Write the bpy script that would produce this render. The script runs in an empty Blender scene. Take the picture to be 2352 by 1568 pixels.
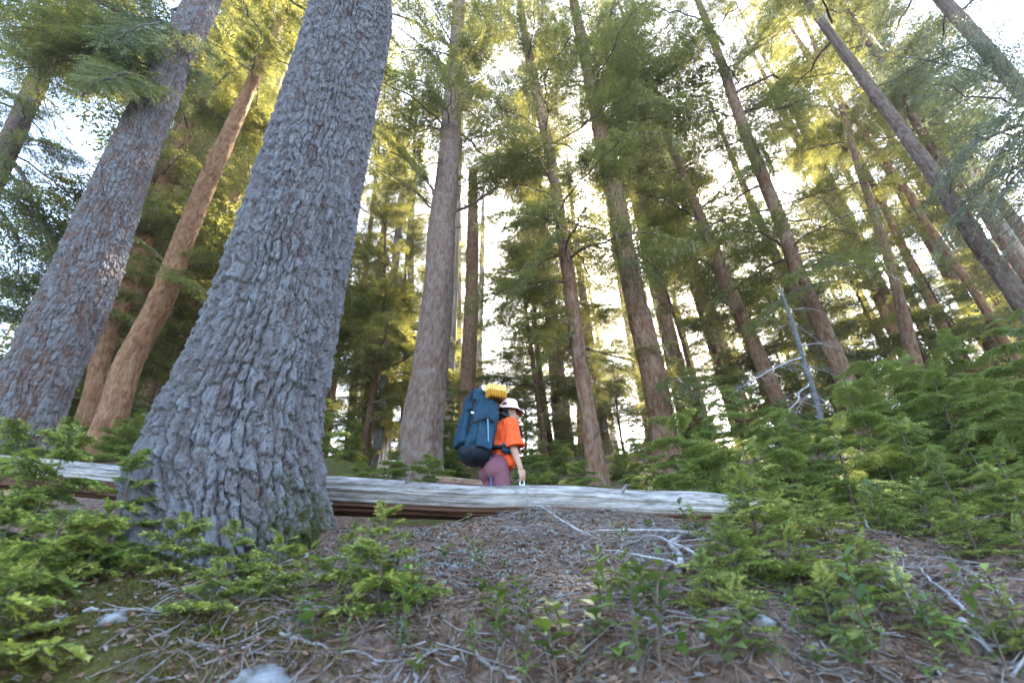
import bpy, math, random
import numpy as np
from mathutils import Vector, Matrix, Euler

# ---------------------------------------------------------------- camera, sky, sun, exposure
SC = bpy.context.scene
COL = SC.collection
W_, H_, F_ = 2352.0, 1568.0, 1111.0            # photograph measured at 2352 x 1568, 17 mm lens
CAM = np.array([0.0, 0.0, 1.0])
_up = np.array([-76.0, 1864.0, 1111.0]); _up /= np.linalg.norm(_up)   # zenith in (right, up, forward)
_f = np.array([0.0, 0.0, 1.0]); _yc = _f - _up * (_f @ _up); _yc /= np.linalg.norm(_yc)
_xc = np.cross(_yc, _up)
_xc = _xc if _xc[0] > 0 else -_xc
CR = np.stack([_xc, _yc, _up])                 # rows: world x, y, z in (right, up, forward)
cd = bpy.data.cameras.new('camera'); cam = bpy.data.objects.new('camera', cd); COL.objects.link(cam)
cd.sensor_width = 36.0; cd.lens = 36.0 * F_ / W_; cd.clip_start = 0.05; cd.clip_end = 2000
M = Matrix.Identity(4)
for i in range(3):
    M[i][0] = CR[i][0]; M[i][1] = CR[i][1]; M[i][2] = -CR[i][2]; M[i][3] = CAM[i]
cam.matrix_world = M
cd.dof.use_dof = True; cd.dof.focus_distance = 4.6; cd.dof.aperture_fstop = 2.6
SC.camera = cam

SUN_EL, SUN_AZ = math.radians(39.5), math.radians(17.5)
SD = Vector((math.sin(SUN_AZ) * math.cos(SUN_EL), math.cos(SUN_AZ) * math.cos(SUN_EL), math.sin(SUN_EL)))
wd = bpy.data.worlds.new('World'); SC.world = wd; wd.use_nodes = True
wn = wd.node_tree; bg = wn.nodes['Background']
sk = wn.nodes.new('ShaderNodeTexSky'); sk.sky_type = 'NISHITA'; sk.sun_disc = False
sk.sun_elevation = SUN_EL; sk.sun_rotation = SUN_AZ; sk.altitude = 900; sk.air_density = 1.0; sk.dust_density = 3.0; sk.ozone_density = 1.0
wn.links.new(sk.outputs[0], bg.inputs[0]); bg.inputs[1].default_value = 0.15
sl = bpy.data.lights.new('sun', 'SUN'); sl.energy = 5.0; sl.angle = math.radians(0.53); sl.color = (1.0, 0.90, 0.74)
so = bpy.data.objects.new('sun', sl); COL.objects.link(so)
so.rotation_euler = (-SD).to_track_quat('-Z', 'Y').to_euler(); so.location = (10, 30, 40)
SC.view_settings.view_transform = 'Standard'; SC.view_settings.look = 'None'
SC.view_settings.exposure = 3.6; SC.view_settings.gamma = 1.0; SC.view_settings.use_curve_mapping = False
SC.render.engine = 'CYCLES'
cy = SC.cycles
cy.use_denoising = True; cy.denoising_prefilter = 'ACCURATE'; cy.max_bounces = 7; cy.diffuse_bounces = 4; cy.glossy_bounces = 2
cy.transmission_bounces = 5; cy.transparent_max_bounces = 6; cy.volume_bounces = 1
cy.sample_clamp_indirect = 2.5; cy.use_adaptive_sampling = False; cy.caustics_reflective = False; cy.caustics_refractive = False

# ---------------------------------------------------------------- helpers
def ray(px, py):
    return CR @ np.array([px - W_ / 2, H_ / 2 - py, F_])

def atY(px, py, Y):                             # point of that sight line on the upright plane y = Y
    d = ray(px, py); return CAM + d * (Y / d[1])

def proj(p):
    q = (np.asarray(p) - CAM) @ CR; return np.array([W_ / 2 + F_ * q[0] / q[2], H_ / 2 - F_ * q[1] / q[2]])

def depth(p):                                   # distance along the optical axis
    return (np.asarray(p) - CAM) @ CR[:, 2]

_r = np.random.RandomState(7)
PERM = np.concatenate([_r.permutation(256)] * 3)
RND = _r.rand(256, 4)

def _h(ix, iy, iz):
    return PERM[PERM[PERM[ix & 255] + (iy & 255)] + (iz & 255)]

def vnoise(P):
    P = np.asarray(P, float); I = np.floor(P).astype(int); f = P - I; f = f * f * (3 - 2 * f)
    o = 0
    for dx in (0, 1):
        wx = f[..., 0] if dx else 1 - f[..., 0]
        for dy in (0, 1):
            wy = f[..., 1] if dy else 1 - f[..., 1]
            for dz in (0, 1):
                wz = f[..., 2] if dz else 1 - f[..., 2]
                o = o + wx * wy * wz * RND[_h(I[..., 0] + dx, I[..., 1] + dy, I[..., 2] + dz), 0]
    return o * 2 - 1

def fbm(P, n=4):
    P = np.asarray(P, float); a, o = 1.0, 0
    for i in range(n):
        o = o + a * vnoise(P * 2.03 ** i + 17.3 * i); a *= 0.5
    return o

def worley(P):
    I = np.floor(P).astype(int); sh = P.shape[:-1]
    f1 = np.full(sh, 9.0); f2 = np.full(sh, 9.0); pid = np.zeros(sh, int); off = np.zeros(P.shape)
    for dx in (-1, 0, 1):
        for dy in (-1, 0, 1):
            for dz in (-1, 0, 1):
                h = _h(I[..., 0] + dx, I[..., 1] + dy, I[..., 2] + dz)
                q = I + np.array([dx, dy, dz]) + RND[h, 1:4]
                v = P - q; d = np.sqrt((v * v).sum(-1))
                near = d < f1
                f2 = np.where(near, f1, np.minimum(f2, d)); f1 = np.where(near, d, f1)
                pid = np.where(near, h, pid); off = np.where(near[..., None], v, off)
    return f1, f2, pid, off

def sstep(a, b, x):
    t = np.clip((x - a) / (b - a), 0, 1); return t * t * (3 - 2 * t)

def mk_mesh(name, V, F, mats, mi=None, smooth=True, attrs=None):
    V = np.ascontiguousarray(V, dtype=np.float32).reshape(-1, 3)
    Fs = F if isinstance(F, list) else [F]
    Fs = [np.asarray(f, dtype=np.int32) for f in Fs if len(f)]
    me = bpy.data.meshes.new(name)
    me.vertices.add(len(V)); me.vertices.foreach_set('co', V.ravel())
    nl = sum(f.size for f in Fs); npoly = sum(len(f) for f in Fs)
    me.loops.add(nl); me.loops.foreach_set('vertex_index', np.concatenate([f.ravel() for f in Fs]))
    me.polygons.add(npoly)
    cnt = np.concatenate([np.full(len(f), f.shape[1], np.int32) for f in Fs])
    st = np.concatenate([[0], np.cumsum(cnt)[:-1]]).astype(np.int32)
    me.polygons.foreach_set('loop_start', st)
    try: me.polygons.foreach_set('loop_total', cnt)
    except Exception: pass
    for m in (mats if isinstance(mats, (list, tuple)) else [mats]):
        me.materials.append(m)
    if mi is not None: me.polygons.foreach_set('material_index', np.asarray(mi, np.int32))
    sm = np.full(npoly, smooth, bool) if np.isscalar(smooth) else np.asarray(smooth, bool)
    me.polygons.foreach_set('use_smooth', sm)
    for k, a in (attrs or {}).items():
        at = me.attributes.new(k, 'FLOAT', 'POINT'); at.data.foreach_set('value', np.asarray(a, np.float32).ravel())
    me.update(calc_edges=True); me.validate()
    return me

def obj(name, data, parent=None, loc=None):
    o = bpy.data.objects.new(name, data); COL.objects.link(o)
    if parent is not None: o.parent = parent
    if loc is not None: o.location = tuple(loc)
    return o

def tag(o, label=None, cat=None, group=None, kind=None):
    if label: o['label'] = label
    if cat: o['category'] = cat
    if group: o['group'] = group
    if kind: o['kind'] = kind
    return o

def empty(name, loc, label, cat, group=None):
    o = obj(name, None, None, loc); o.empty_display_size = 0.1
    return tag(o, label, cat, group)

class MB:
    """collects vertices, faces, material index and two float attributes"""
    def __init__(s): s.V = []; s.T = []; s.Q = []; s.mt = []; s.mq = []; s.a = []; s.b = []; s.n = 0
    def add(s, V, T=None, Q=None, m=0, a=0.0, b=0.0):
        V = np.asarray(V, float).reshape(-1, 3); k = len(V)
        if T is not None and len(T): s.T.append(np.asarray(T) + s.n); s.mt.append(np.full(len(T), m))
        if Q is not None and len(Q): s.Q.append(np.asarray(Q) + s.n); s.mq.append(np.full(len(Q), m))
        s.a.append(np.broadcast_to(np.asarray(a, float).ravel() if np.ndim(a) else np.full(k, a), (k,)))
        s.b.append(np.broadcast_to(np.asarray(b, float).ravel() if np.ndim(b) else np.full(k, b), (k,)))
        s.V.append(V); s.n += k
    def tube(s, P, R, n=5, m=0, cap=True, a=0.0, b=0.0):
        P = np.asarray(P, float); k = len(P); R = np.broadcast_to(np.asarray(R, float), (k,))
        t = np.gradient(P, axis=0); t /= np.linalg.norm(t, axis=1, keepdims=True) + 1e-9
        ref = np.array([0, 0, 1.0]) if abs(t[k // 2, 2]) < 0.8 else np.array([0, 1.0, 0])
        u = np.cross(t, ref); u /= np.linalg.norm(u, axis=1, keepdims=True) + 1e-9
        v = np.cross(t, u); an = np.arange(n) * 2 * np.pi / n
        V = P[:, None] + R[:, None, None] * (u[:, None] * np.cos(an)[None, :, None] + v[:, None] * np.sin(an)[None, :, None])
        i, j = np.meshgrid(np.arange(k - 1), np.arange(n), indexing='ij'); j2 = (j + 1) % n
        Q = np.stack([i * n + j, i * n + j2, (i + 1) * n + j2, (i + 1) * n + j], -1).reshape(-1, 4)
        T = []
        if cap:
            for q in range(1, n - 1): T.append((0, q, q + 1)); T.append(((k - 1) * n, (k - 1) * n + q + 1, (k - 1) * n + q))
        s.add(V, T, Q, m, a, b)
    def box(s, c, size, R=None, m=0):
        o = np.array([[x, y, z] for x in (-.5, .5) for y in (-.5, .5) for z in (-.5, .5)]) * np.asarray(size)
        if R is not None: o = o @ np.asarray(R).T
        s.add(o + np.asarray(c), None, [(0, 1, 3, 2), (4, 6, 7, 5), (0, 4, 5, 1), (2, 3, 7, 6), (0, 2, 6, 4), (1, 5, 7, 3)], m)
    def mesh(s, name, mats, smooth=True, an=('tip', 'var')):
        fs, mi = [], []
        if s.T: fs.append(np.concatenate(s.T)); mi.append(np.concatenate(s.mt))
        if s.Q: fs.append(np.concatenate(s.Q)); mi.append(np.concatenate(s.mq))
        return mk_mesh(name, np.concatenate(s.V), fs, mats, np.concatenate(mi), smooth,
                       {an[0]: np.concatenate(s.a), an[1]: np.concatenate(s.b)})

# ---------------------------------------------------------------- materials
def new_mat(name):
    m = bpy.data.materials.new(name); m.use_nodes = True
    return m, m.node_tree, m.node_tree.nodes['Principled BSDF']

def N(nt, typ, **kw):
    n = nt.nodes.new(typ)
    for k, v in kw.items():
        if k.startswith('i_'):
            key = k[2:]; n.inputs[int(key) if key.isdigit() else key].default_value = v
        else: setattr(n, k, v)
    return n

def ramp(nt, src, stops):
    r = nt.nodes.new('ShaderNodeValToRGB'); e = r.color_ramp.elements
    while len(e) < len(stops): e.new(0.5)
    for el, (p, c) in zip(e, stops): el.position = p; el.color = (*c, 1)
    nt.links.new(src, r.inputs[0]); return r

def mixc(nt, fac, a, b, blend='MIX'):
    n = nt.nodes.new('ShaderNodeMix'); n.data_type = 'RGBA'; n.blend_type = blend
    for s, v in ((0, fac), (6, a), (7, b)):
        if hasattr(v, 'is_linked') or hasattr(v, 'links'): nt.links.new(v, n.inputs[s])
        else: n.inputs[s].default_value = v if s == 0 else (*v, 1)
    return n.outputs[2]

def noise(nt, scale, detail=4, rough=0.6, stretch=None, coord='Object'):
    tc = nt.nodes.new('ShaderNodeTexCoord'); src = tc.outputs[coord]
    if stretch:
        mp = nt.nodes.new('ShaderNodeMapping'); mp.inputs['Scale'].default_value = stretch
        nt.links.new(src, mp.inputs[0]); src = mp.outputs[0]
    n = N(nt, 'ShaderNodeTexNoise', i_Scale=scale, i_Detail=detail, i_Roughness=rough)
    nt.links.new(src, n.inputs['Vector']); return n.outputs[0]

def bump(nt, b, h, strength=0.4, dist=0.01):
    n = N(nt, 'ShaderNodeBump', i_Strength=strength, i_Distance=dist)
    nt.links.new(h, n.inputs['Height']); nt.links.new(n.outputs[0], b.inputs['Normal'])

def foliage_mat(name, dark, light, tipc, trans, tw=0.45, rough=0.5):
    m, nt, b = new_mat(name); L = nt.links
    var = N(nt, 'ShaderNodeAttribute', attribute_name='var'); tip = N(nt, 'ShaderNodeAttribute', attribute_name='tip')
    oi = nt.nodes.new('ShaderNodeObjectInfo')
    c = mixc(nt, var.outputs['Fac'], dark, light)
    c = mixc(nt, tip.outputs['Fac'], c, tipc)
    hs = N(nt, 'ShaderNodeHueSaturation'); L.new(c, hs.inputs['Color'])
    mr = N(nt, 'ShaderNodeMapRange', i_3=0.465, i_4=0.52); L.new(oi.outputs['Random'], mr.inputs[0]); L.new(mr.outputs[0], hs.inputs['Hue'])
    mr2 = N(nt, 'ShaderNodeMapRange', i_3=1.45, i_4=0.68); L.new(oi.outputs['Random'], mr2.inputs[0]); L.new(mr2.outputs[0], hs.inputs['Value'])
    L.new(hs.outputs[0], b.inputs['Base Color']); b.inputs['Roughness'].default_value = rough
    b.inputs['Specular IOR Level'].default_value = 0.35
    t = nt.nodes.new('ShaderNodeBsdfTranslucent')
    tc = mixc(nt, tip.outputs['Fac'], trans, (trans[0] * 1.3, trans[1] * 1.5, trans[2]))
    L.new(tc, t.inputs[0])
    mx = N(nt, 'ShaderNodeMixShader', i_0=tw); L.new(b.outputs[0], mx.inputs[1]); L.new(t.outputs[0], mx.inputs[2])
    L.new(mx.outputs[0], nt.nodes['Material Output'].inputs['Surface'])
    return m

def bark_mat(name, stops, lichen, lich_amt=0.5, scale=1.0, bumpd=0.006, bs=0.6, moss=None):
    m, nt, b = new_mat(name); L = nt.links
    pl = N(nt, 'ShaderNodeAttribute', attribute_name='plate')
    n1 = noise(nt, 7 * scale, 5, 0.65, (1, 1, 0.45))
    ad = N(nt, 'ShaderNodeMath', operation='MULTIPLY_ADD', i_1=0.55, i_2=0.0); L.new(pl.outputs['Fac'], ad.inputs[0])
    ad2 = N(nt, 'ShaderNodeMath', operation='MULTIPLY_ADD', i_1=0.6); L.new(n1, ad2.inputs[0]); L.new(ad.outputs[0], ad2.inputs[2])
    r = ramp(nt, ad2.outputs[0], stops)
    n2 = noise(nt, 16 * scale, 6, 0.7, (1, 1, 0.6))
    k = ramp(nt, n2, [(0.62 - 0.25 * lich_amt, (0, 0, 0)), (0.74 - 0.2 * lich_amt, (1, 1, 1))])
    c = mixc(nt, k.outputs[0], r.outputs[0], lichen)
    if moss:
        ma = N(nt, 'ShaderNodeAttribute', attribute_name='moss'); n4 = noise(nt, 22, 5)
        mm = N(nt, 'ShaderNodeMath', operation='MULTIPLY_ADD', i_1=0.9, i_2=-0.45); L.new(n4, mm.inputs[0])
        m2 = N(nt, 'ShaderNodeMath', operation='ADD', use_clamp=True); L.new(mm.outputs[0], m2.inputs[0]); L.new(ma.outputs['Fac'], m2.inputs[1])
        mk = ramp(nt, m2.outputs[0], [(0.35, (0, 0, 0)), (0.6, (1, 1, 1))])
        c = mixc(nt, mk.outputs[0], c, moss)
    L.new(c, b.inputs['Base Color']); b.inputs['Roughness'].default_value = 0.9; b.inputs['Specular IOR Level'].default_value = 0.2
    n3 = noise(nt, 55 * scale, 8, 0.8, (1, 1, 0.45)); bump(nt, b, n3, 1.0, bumpd * 2.2)
    return m

def plain_mat(name, c1, c2, scale=20, rough=0.8, spec=0.3, stretch=None, bs=0.0, bd=0.004):
    m, nt, b = new_mat(name); n = noise(nt, scale, 5, 0.6, stretch)
    r = ramp(nt, n, [(0.35, c1), (0.65, c2)])
    nt.links.new(r.outputs[0], b.inputs['Base Color']); b.inputs['Roughness'].default_value = rough; b.inputs['Specular IOR Level'].default_value = spec
    if bs: bump(nt, b, n, bs, bd)
    return m

MAT = {}
MAT['bark_hero'] = bark_mat('grey_flaky_bark', [(0.22, (0.115, 0.062, 0.050)), (0.38, (0.135, 0.11, 0.105)), (0.6, (0.165, 0.155, 0.157)), (0.85, (0.20, 0.195, 0.20))], (0.225, 0.235, 0.25), 0.4, 2.2, moss=(0.055, 0.06, 0.018))
MAT['bark_grey'] = bark_mat('grey_brown_bark', [(0.22, (0.10, 0.045, 0.03)), (0.44, (0.13, 0.085, 0.068)), (0.66, (0.145, 0.13, 0.126)), (0.85, (0.175, 0.168, 0.166))], (0.20, 0.205, 0.21), 0.3, 2.0)
MAT['bark_red'] = bark_mat('red_brown_bark', [(0.25, (0.07, 0.033, 0.019)), (0.48, (0.135, 0.066, 0.036)), (0.62, (0.17, 0.095, 0.056)), (0.85, (0.20, 0.135, 0.095))], (0.20, 0.17, 0.135), 0.3, 1.8)
MAT['bark_warm_glow'] = bark_mat('reddish_bark_warm_glow', [(0.25, (0.10, 0.045, 0.022)), (0.5, (0.20, 0.095, 0.045)), (0.8, (0.28, 0.16, 0.09))], (0.27, 0.20, 0.14), 0.25, 1.8)  # reddish bark, with warm reflected sunlight put into its orange
MAT['bark_mid'] = bark_mat('brown_grey_bark', [(0.22, (0.075, 0.036, 0.023)), (0.42, (0.125, 0.072, 0.05)), (0.62, (0.155, 0.105, 0.08)), (0.85, (0.185, 0.15, 0.128))], (0.20, 0.18, 0.16), 0.25, 2.0)
MAT['bark_dark'] = bark_mat('dark_brown_bark', [(0.25, (0.07, 0.04, 0.026)), (0.5, (0.125, 0.08, 0.058)), (0.8, (0.165, 0.125, 0.10))], (0.17, 0.165, 0.15), 0.3, 1.6)
MAT['bark_pale'] = bark_mat('pale_bark', [(0.25, (0.16, 0.10, 0.075)), (0.5, (0.26, 0.19, 0.15)), (0.8, (0.33, 0.27, 0.23))], (0.36, 0.33, 0.29), 0.4, 1.2)
MAT['twig'] = plain_mat('twig_bark', (0.05, 0.035, 0.025), (0.12, 0.09, 0.065), 30)
MAT['dead'] = plain_mat('weathered_dead_wood', (0.15, 0.135, 0.125), (0.33, 0.32, 0.315), 25, bs=0.5, stretch=None)
MAT['dead2'] = plain_mat('grey_dead_bark', (.05, .045, .04), (.12, .115, .11), 25, bs=.5)
MAT['beard'] = foliage_mat('beard_lichen', (0.20, 0.21, 0.14), (0.28, 0.28, 0.18), (0.3, 0.3, 0.2), (0.30, 0.27, 0.16), 0.5, 0.9)
MAT['hemlock'] = foliage_mat('hemlock_needles', (0.030, 0.062, 0.020), (0.072, 0.115, 0.034), (0.13, 0.19, 0.05), (0.30, 0.28, 0.065), 0.45)
MAT['hemlock_blue'] = foliage_mat('blue_green_needles', (0.085, 0.125, 0.095), (0.14, 0.18, 0.145), (0.18, 0.22, 0.15), (0.20, 0.22, 0.11), 0.4)
MAT['fir'] = foliage_mat('young_fir_needles', (0.06, 0.11, 0.030), (0.11, 0.17, 0.045), (0.42, 0.48, 0.13), (0.26, 0.29, 0.06), 0.4)
MAT['young'] = foliage_mat('skylit_young_needles', (0.095, 0.15, 0.042), (0.17, 0.23, 0.062), (0.32, 0.39, 0.10), (0.28, 0.31, 0.07), 0.45)  # brighter copy of the hemlock needles, open skylight put into the green
MAT['leaf'] = foliage_mat('seedling_leaf', (0.06, 0.12, 0.025), (0.13, 0.22, 0.045), (0.2, 0.3, 0.06), (0.20, 0.27, 0.04), 0.3, 0.75)

# ---------------------------------------------------------------- terrain
_ky = [-80, -10, -3, 0, 1, 1.3, 1.6, 2.0, 2.4, 2.9, 3.5, 4.8, 5.4, 6.5, 8, 10, 20, 40, 80, 200]
_kA = [-26, -3.6, -1.5, -.72, -.32, -.13, .04, .23, .40, .555, .46, .42, .60, 1.25, 2.0, 2.9, 6.1, 11.6, 20, 42]
_kB = [-26, -3.6, -1.5, -.72, -.32, -.13, .04, .23, .40, .565, .82, 1.50, 1.75, 2.15, 2.6, 3.2, 6.1, 11.6, 20, 42]
_ty = np.linspace(-80, 200, 28001)
def _tab(k):
    t = np.interp(_ty, _ky, k); g = np.exp(-np.linspace(-2, 2, 41) ** 2); g /= g.sum()
    return np.convolve(np.pad(t, 20, 'edge'), g, 'valid')
_tA, _tB = _tab(_kA), _tab(_kB)

def ground(x, y, fine=True):
    x = np.asarray(x, float); y = np.asarray(y, float)
    a = np.interp(y, _ty, _tA); b = np.interp(y, _ty, _tB)
    w = np.maximum(sstep(-1.2, -3.0, x), 0.55 * sstep(2.0, 3.6, x))
    h = a * (1 - w) + b * w
    if fine:
        P = np.stack([x, y, np.zeros_like(x)], -1); far = np.clip((np.hypot(x, y) - 4) / 10, 0, 1)
        h = h + fbm(P * 2.1 + 5, 3) * 0.05 + fbm(P * 9 + 3, 3) * 0.018 * (1 - far) + far * fbm(P * 0.25, 3) * 0.35
        h = h - 0.10 * sstep(-1.4, -2.2, x) * np.exp(-((y - 2.8) / .3) ** 2)
        h = h - 0.11 * sstep(.1, 1.5, x) * np.exp(-((y - 2.85) / .45) ** 2) * sstep(6, 3, x)
        h = h + 0.10 * np.exp(-(((x + 1.15) / 0.45) ** 2 + ((y - 1.62) / 0.28) ** 2))      # mossy hummock, lower left
    return h + CAM[2]

def gz(x, y): return float(ground(np.array([x]), np.array([y]))[0])

def hit(px, py, y0=0.6, y1=60.0):               # where that sight line meets the ground
    d = ray(px, py); ys = np.linspace(y0, y1, 6000) if y1 > 10 else np.linspace(y0, y1, 2500)
    P = CAM + d[None] * (ys / d[1])[:, None]; g = ground(P[:, 0], P[:, 1])
    k = np.where(P[:, 2] <= g)[0]
    p = P[k[0]] if len(k) else P[-1]
    return np.array([p[0], p[1], gz(p[0], p[1])])

def _axis(pts):
    out = []
    for a, b, n in pts: out.append(np.linspace(a, b, n, endpoint=False))
    return np.concatenate(out + [[pts[-1][1]]])
gx = _axis([(-150, -30, 18), (-30, -8, 40), (-8, -3, 50), (-3, 3, 240), (3, 8, 50), (8, 30, 40), (30, 150, 18)])
gy = _axis([(-80, -8, 14), (-8, 0.8, 40), (0.8, 3.3, 190), (3.3, 8, 90), (8, 30, 70), (30, 200, 40)])
GX, GY = np.meshgrid(gx, gy, indexing='ij'); GZ = ground(GX, GY)
nearm = sstep(5, 3.4, GY) * sstep(4.5, 3, np.abs(GX))
Pn = np.stack([GX, GY, GX * 0], -1)
GZ = GZ + nearm * (fbm(Pn * 30, 3) * 0.008 )
n1, n2 = GX.shape
ii, jj = np.meshgrid(np.arange(n1 - 1), np.arange(n2 - 1), indexing='ij')
GQ = np.stack([ii * n2 + jj, (ii + 1) * n2 + jj, (ii + 1) * n2 + jj + 1, ii * n2 + jj + 1], -1).reshape(-1, 4)
m, nt, b = new_mat('forest_floor_litter'); L = nt.links
na = noise(nt, 26, 8, 0.75); nb = noise(nt, 2.3, 4, 0.6); nc = noise(nt, 90, 4, 0.7)
c = ramp(nt, na, [(0.3, (0.035, 0.024, 0.017)), (0.44, (0.10, 0.058, 0.038)), (0.56, (0.165, 0.11, 0.082)), (0.70, (0.25, 0.205, 0.175))]).outputs[0]
mo = N(nt, 'ShaderNodeAttribute', attribute_name='moss'); na2 = noise(nt, 14, 5)
mm = N(nt, 'ShaderNodeMath', operation='MULTIPLY_ADD', i_1=1.0, i_2=-0.5); L.new(na2, mm.inputs[0])
m2 = N(nt, 'ShaderNodeMath', operation='ADD', use_clamp=True); L.new(mm.outputs[0], m2.inputs[0]); L.new(mo.outputs['Fac'], m2.inputs[1])
mk = ramp(nt, m2.outputs[0], [(0.45, (0, 0, 0)), (0.65, (1, 1, 1))])
mcol = ramp(nt, nc, [(0.3, (0.03, 0.032, 0.008)), (0.7, (0.095, 0.085, 0.02))]).outputs[0]
L.new(mixc(nt, mk.outputs[0], c, mcol), b.inputs['Base Color']); b.inputs['Roughness'].default_value = 0.95; b.inputs['Specular IOR Level'].default_value = 0.15
bump(nt, b, nc, 0.8, 0.012)
MAT['ground'] = m
mossm = 0.9 * np.exp(-(((GX + 1.2) / 0.75) ** 2 + ((GY - 1.6) / 0.45) ** 2)) + 0.5 * sstep(4.8, 7, GY) + 0.25 * sstep(-0.3, -1.5, GX)
go = obj('ground', mk_mesh('ground', np.stack([GX, GY, GZ], -1), GQ, MAT['ground'], smooth=True, attrs={'moss': mossm}))
tag(go, kind='structure')

# ---------------------------------------------------------------- trunks
def smooth_path(P, R, n, vis=None):
    P = np.asarray(P, float); s = np.concatenate([[0], np.cumsum(np.linalg.norm(np.diff(P, axis=0), axis=1))])
    t = np.linspace(0, s[-1], n)
    if vis is not None and vis < s[-1] * .8:
        k1 = int(n * .86); t = np.concatenate([np.linspace(0, vis, k1, endpoint=False), np.linspace(vis, s[-1], n - k1)])
    def cr(v):
        m_ = np.gradient(v, s, axis=0); k = np.clip(np.searchsorted(s, t) - 1, 0, len(s) - 2)
        h = (s[k + 1] - s[k]); u = (t - s[k]) / h
        if v.ndim > 1: h = h[:, None]; u = u[:, None]
        return (2*u**3-3*u**2+1)*v[k] + (u**3-2*u**2+u)*h*m_[k] + (-2*u**3+3*u**2)*v[k+1] + (u**3-u**2)*h*m_[k+1]
    return cr(P), cr(np.asarray(R, float)), t

def trunk_mesh(name, path, rad, nth, ns, mat, cw=0.05, amp=0.012, stretch=2.4, flare=0.35, lobes=5, seed=0, base=None, side=None, top='point', vis=None):
    C, R, s = smooth_path(path, rad, ns, vis)
    rs = np.random.RandomState(seed)
    th = np.arange(nth) * 2 * np.pi / nth
    TH, S = np.meshgrid(th, s); Rr = R[:, None]
    ph = rs.rand(3) * 6.3
    fl = flare * np.exp(-S / 0.40) * (1 + 0.35 * np.cos(lobes * TH + ph[0]) + 0.25 * np.cos(3 * TH + ph[1])) \
        + 0.05 * np.exp(-S / 1.5) * np.cos(lobes * TH + ph[0])
    lump = 0.05 * fbm(np.stack([np.cos(TH) * 1.2 + seed, np.sin(TH) * 1.2, S * 0.6], -1), 3)
    rad0 = Rr * (1 + fl + lump)
    Rm = float(np.mean(R[: max(3, ns // 2)]))
    Q = np.stack([np.cos(TH) * Rm, np.sin(TH) * Rm, S / stretch], -1) / cw + seed * 7.1
    Q = Q + 0.55 * np.stack([fbm(Q * 0.7 + 3, 2), fbm(Q * 0.7 + 31, 2), fbm(Q * 0.6 + 57, 2)], -1)
    f1, f2, pid, off = worley(Q)
    crack = sstep(0.0, 0.16, f2 - f1 + .05 * fbm(Q * 5, 2)); pl = RND[pid, 0]
    tl = RND[pid, 1:3] - .5; h = crack * (0.45 + 0.55 * pl - 0.5 * off[..., 2] * (0.3 + pl) + .5 * off[..., 0] * tl[..., 0] + .5 * off[..., 1] * tl[..., 1])
    # ridges that run up the trunk, each broken into plates whose lower lip stands out
    nc = max(8, int(round(2 * np.pi * Rm / cw))); cyl = np.stack([np.cos(TH) * Rm, np.sin(TH) * Rm, S], -1) / cw
    c_ = TH / (2 * np.pi) * nc + 0.75 * fbm(cyl * np.array([.35, .35, .16]) + seed, 3) + .22 * fbm(cyl * .9 + 11, 2)
    ci = np.floor(c_).astype(int); fl_ = c_ - ci; ci = ci % nc
    q_ = S / (cw * stretch * .8) + RND[(ci * 37 + seed) & 255, 0] * 9 + .35 * fbm(cyl * np.array([.7, .7, .35]) + 5, 2) + .9 * (fl_ - .5) * (RND[(ci * 11) & 255, 1] - .5)
    qi = np.floor(q_).astype(int); fq = q_ - qi; hid = _h(ci, qi, ci * 0 + seed); pr = RND[hid, 0]; pl2 = RND[hid, 3]
    ed = np.minimum(fl_, 1 - fl_) + .08 * fbm(cyl * 2.6 + 3, 2)
    g1, g2, gid, goff = worley(Q * np.array([2.3, 2.3, 2.0]) + .5 * np.stack([fbm(Q * 2.1, 2), fbm(Q * 2.1 + 20, 2), fbm(Q * 2.1 + 44, 2)], -1))
    flake = (RND[gid, 0] - .5) + .55 * (goff * (RND[gid, 1:4] - .5)).sum(-1) - .45 * goff[..., 2]
    saw = (1 - fq) ** .9
    gm = np.clip(.75 + .9 * fbm(cyl * np.array([.35, .35, .2]) + 40, 2), .3, 1); groove = 1 - gm * (1 - sstep(0.0, .15, ed)); brk = sstep(0, .13, fq + .05 * fbm(cyl * 2.2 + 8, 2))
    cr_ = sstep(0, .10, f2 - f1)
    fine = fbm(Q * np.array([4.0, 4.0, 2.6]), 4); fin2 = np.abs(fbm(Q * np.array([7, 7, 3.4]) + 60, 3))
    rid = fbm(np.stack([np.cos(TH) * Rm / cw * 0.4, np.sin(TH) * Rm / cw * 0.4, S / cw * 0.06], -1) + seed, 3)
    top_ = .70 * saw * (.15 + .85 * pr) + .34 * (pl2 - .5) + .24 * flake + .5 * (fl_ - .5) * (RND[hid, 1] - .5) + .22 * (RND[pid, 0] - .5) * cr_ + .26 * fine - .34 * fin2 + .10 * fbm(Q * np.array([11, 11, 7.0]), 2)
    D = amp * (.70 * groove * (.45 + .55 * brk) * (.75 + .25 * cr_) + top_ * (.35 + .65 * groove) * (.25 + .75 * brk) + .30 * rid - .6); pl = .4 * pl + .6 * pl2
    D *= np.clip(Rr / Rm, 0.25, 1.2)
    RR = np.maximum(rad0 + D, 0.004)
    V = C[:, None] + np.stack([np.cos(TH) * RR, np.sin(TH) * RR, 0 * RR], -1)
    if top == 'broken':
        V[-1, :, 2] += rs.rand(nth) * 0.5 * R[-1] * 3 - 0.2; V[-1] = C[-1] + (V[-1] - C[-1]) * np.array([.8, .8, 1])
    i, j = np.meshgrid(np.arange(ns - 1), np.arange(nth), indexing='ij'); j2 = (j + 1) % nth
    F = np.stack([i * nth + j, i * nth + j2, (i + 1) * nth + j2, (i + 1) * nth + j], -1).reshape(-1, 4)
    Vf = np.concatenate([V.reshape(-1, 3), C[-1:]]); k = len(Vf) - 1
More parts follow.
